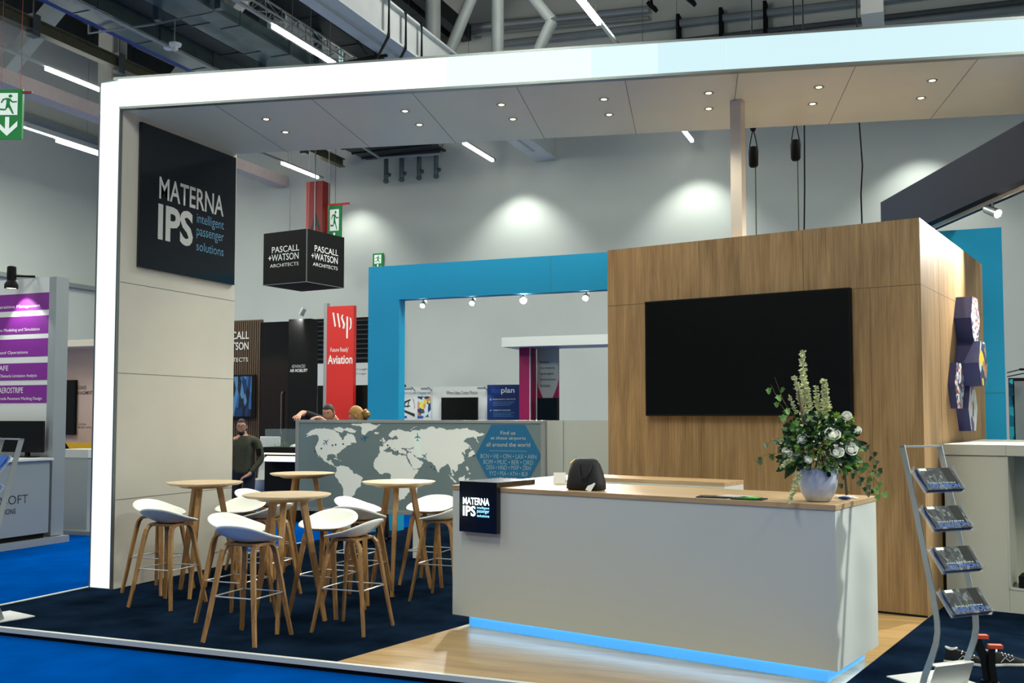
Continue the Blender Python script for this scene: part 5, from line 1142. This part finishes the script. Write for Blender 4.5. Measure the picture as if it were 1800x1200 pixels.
def person(lab, P, yaw, sleeves, torso_m, leg_m, arms, headc, hyaw, hpitch, hair_m, hmode, fz=FZ, glasses=False, beard=False, short=False):
    """P: dict of key world points"""
    t = thing('person', lab, 'person', (0, 0, 0))
    j = {}; e = []
    for k, r_ in (('pelvis', (.15, .11)), ('waist', (.14, .10)), ('chest', (.17, .115)), ('upper', (.12, .09)), ('neck', .052), ('skull', .06)): j[k] = (P[k], r_)
    e += [('pelvis', 'waist'), ('waist', 'chest'), ('chest', 'upper'), ('upper', 'neck'), ('neck', 'skull')]
    for s_ in 'LR':
        for k, r_ in (('sh', .055), ('el', .042), ('wr', .029)): j[k+s_] = (P[k+s_], r_)
        e += [('upper', 'sh'+s_), ('sh'+s_, 'el'+s_), ('el'+s_, 'wr'+s_)]
        for k, r_ in (('hip', .085), ('kn', .058), ('an', .042)): j[k+s_] = (P[k+s_], r_)
        e += [('pelvis', 'hip'+s_), ('hip'+s_, 'kn'+s_), ('kn'+s_, 'an'+s_)]
        hand(j, e, s_, 'wr'+s_, P['hd'+s_], P['hn'+s_], P.get('curl', .6))
    body = skinned('body', j, e, 'skin', t, 'pelvis')
    hb_, T = head_bm(headc, hyaw, hpitch); join_into(body, hb_)
    face_bits(T, t, glasses=glasses, beard=beard); hair(T, t, hair_m, mode=hmode)
    if beard:
        bm = NB(); ball(bm, (0, -.052, -.085), .052, .045, .04, 16, 10)
        for v in bm.verts: v.co = T @ v.co
        obj('beard', bm, 'hairdark', t, True)
    g = 1.13; cj = {}; ce = []
    for k in ('pelvis', 'waist', 'chest', 'upper'): r_ = j[k][1]; cj[k] = (j[k][0], (r_[0]*g, r_[1]*g))
    pv = Vector(P['pelvis']); cj['hem'] = (tuple(pv-Vector((0, 0, .10))), (.185, .135)); cj['pelvis'] = (P['pelvis'], (.18, .132)); cj['waist'] = (P['waist'], (.172, .128)); cj['collar'] = (tuple(Vector(P['upper']).lerp(Vector(P['neck']), .75)), .068)
    ce += [('hem', 'pelvis'), ('pelvis', 'waist'), ('waist', 'chest'), ('chest', 'upper'), ('upper', 'collar')]
    for s_ in 'LR':
        cj['sh'+s_] = (P['sh'+s_], .068); cj['el'+s_] = (P['el'+s_], .054); ce += [('upper', 'sh'+s_), ('sh'+s_, 'el'+s_)]
        if not short: q = Vector(P['el'+s_]).lerp(Vector(P['wr'+s_]), .9); cj['cu'+s_] = (tuple(q), .042); ce.append(('el'+s_, 'cu'+s_))
    skinned(sleeves, cj, ce, torso_m, t, 'hem')
    tj = {'pelvis': (P['pelvis'], (.168, .125)), 'waist': (P['waist'], (.15, .11))}; te = [('pelvis', 'waist')]
    for s_ in 'LR':
        tj['hip'+s_] = (P['hip'+s_], .10); tj['kn'+s_] = (P['kn'+s_], .075); tj['an'+s_] = (P['an'+s_], .062); te += [('pelvis', 'hip'+s_), ('hip'+s_, 'kn'+s_), ('kn'+s_, 'an'+s_)]
    skinned('trousers', tj, te, leg_m, t, 'pelvis')
    for s_ in 'LR':
        a = Vector(P['an'+s_]); fd = Vector((math.sin(yaw), -math.cos(yaw), 0)); bm = NB(); ball(bm, (0, 0, 0), .048, .14, .05, 16, 10)
        Tm = Matrix.Translation((a.x+fd.x*.05, a.y+fd.y*.05, fz+.05))@Matrix.Rotation(yaw, 4, 'Z')
        for v in bm.verts: v.co = Tm @ v.co; v.co.z = max(v.co.z, fz)
        obj('shoe', bm, 'blackcloth', t, True)
    return t
P = dict(pelvis=(-6.98, 11.62, .98), waist=(-7.0, 11.58, 1.15), chest=(-7.0, 11.5, 1.36), upper=(-7.0, 11.42, 1.52), neck=(-7.03, 11.34, 1.60), skull=(-7.06, 11.26, 1.68),
         shR=(-7.19, 11.36, 1.60), elR=(-7.40, 11.12, 1.72), wrR=(-7.27, 10.84, 1.69), hdR=(.35, -.85, -.25), hnR=(0, -.3, -1),
         shL=(-6.80, 11.40, 1.56), elL=(-6.75, 11.10, 1.42), wrL=(-6.98, 10.86, 1.66), hdL=(-.3, -.9, -.05), hnL=(0, -.3, -1),
         hipR=(-7.08, 11.62, .9), knR=(-7.1, 11.58, .5), anR=(-7.12, 11.66, .04), hipL=(-6.88, 11.62, .9), knL=(-6.86, 11.58, .5), anL=(-6.84, 11.66, .04), curl=1.0)
person('man in black with short dark hair leaning over the left end of the map wall', P, R(5), 'black_sweater', 'blackcloth', 'jeans', None, (-7.06, 11.2, 1.72), R(10), R(18), 'hairdark', 'short', 0, short=True)
P = dict(pelvis=(-6.55, 11.75, .95), waist=(-6.56, 11.72, 1.1), chest=(-6.58, 11.6, 1.28), upper=(-6.62, 11.50, 1.44), neck=(-6.66, 11.42, 1.53), skull=(-6.70, 11.36, 1.62),
         shR=(-6.72, 11.62, 1.42), elR=(-6.62, 11.82, 1.15), wrR=(-6.55, 11.6, 1.0), hdR=(-.1, -.9, -.3), hnR=(0, 0, -1),
         shL=(-6.52, 11.36, 1.42), elL=(-6.42, 11.22, 1.18), wrL=(-6.5, 11.02, 1.1), hdL=(-.3, -.8, .2), hnL=(0, 0, -1),
         hipR=(-6.6, 11.84, .88), knR=(-6.6, 11.84, .48), anR=(-6.58, 11.88, .04), hipL=(-6.52, 11.66, .88), knL=(-6.55, 11.62, .48), anL=(-6.52, 11.66, .04))
person('woman with tied blond hair in profile, looking left behind the map wall', P, R(-80), 'dark_top', 'blackcloth', 'jeans', None, (-6.72, 11.33, 1.69), R(-75), R(12), 'hairblond', 'bun', 0)
P = dict(pelvis=(-9.33, 12.46, .88), waist=(-9.33, 12.46, 1.0), chest=(-9.33, 12.45, 1.18), upper=(-9.33, 12.45, 1.32), neck=(-9.33, 12.43, 1.40), skull=(-9.33, 12.42, 1.48),
         shR=(-9.52, 12.40, 1.30), elR=(-9.58, 12.36, 1.02), wrR=(-9.50, 12.2, .82), hdR=(.3, -.3, -.8), hnR=(1, 0, 0),
         shL=(-9.13, 12.52, 1.30), elL=(-9.05, 12.52, 1.03), wrL=(-9.16, 12.36, .80), hdL=(-.75, -.3, -.35), hnL=(-.3, .3, -1),
         hipR=(-9.43, 12.44, .80), knR=(-9.44, 12.40, .42), anR=(-9.45, 12.44, -.0), hipL=(-9.23, 12.48, .80), knL=(-9.22, 12.44, .42), anL=(-9.2, 12.48, -.0))
pm = person('man in olive jacket with glasses and beard, half hidden by the white pillar', P, R(25), 'olive_jacket', 'olive', 'jeans', None, (-9.33, 12.40, 1.52), R(28), R(5), 'hairdark', 'short', FZ, True, True)
bm = NB(); box(bm, -.035, .035, -.004, .004, -.05, .05); o = obj('sleeve_patch', bm, 'blackm', pm); o.location = (-9.06, 12.455, 1.14); o.rotation_euler = (0, 0, R(30))

# ---------------------------------------------------------------- printed marks, screens and lamps belong to the part that carries them
PRINTED = ('lettering', 'small_title', 'small_print', 'bullet_mark', 'pictogram_panel', 'running_figure', 'arrow', 'purple_band', 'cover_logo', 'dark_band', 'screen', 'lamp', 'aircraft_symbol',
           'city_dots', 'hexagon', 'world_map', 'rule_line', 'photo_print', 'train_drawing', 'caption_tag', 'panel_joint', 'photo_face', 'black_shape', 'brand_mark', 'slogan_panel', 'door_handle', 'vase_label', 'board_joint')
def bounds(o):
    cs = [v.co for v in o.data.vertices]
    return [min(c[i] for c in cs) for i in range(3)], [max(c[i] for c in cs) for i in range(3)]
for root in [o for o in C.objects if o.type == 'EMPTY']:
    kids = [k for k in root.children if k.type == 'MESH']
    carriers = [(k,)+tuple(bounds(k)) for k in kids if k.name.split('.')[0] not in PRINTED]
    for k in kids:
        if k.name.split('.')[0] not in PRINTED or k.location.length > 0: continue
        lo, hi = bounds(k); c = [(a+b)/2 for a, b in zip(lo, hi)]; best = None
        for q, l2, h2 in carriers:
            if q.location.length == 0 and all(l2[i]-.03 <= c[i] <= h2[i]+.03 for i in range(3)):
                vol = (h2[0]-l2[0]+.01)*(h2[1]-l2[1]+.01)*(h2[2]-l2[2]+.01)
                if best is None or vol < best[0]: best = (vol, q)
        if best: k.parent = best[1]
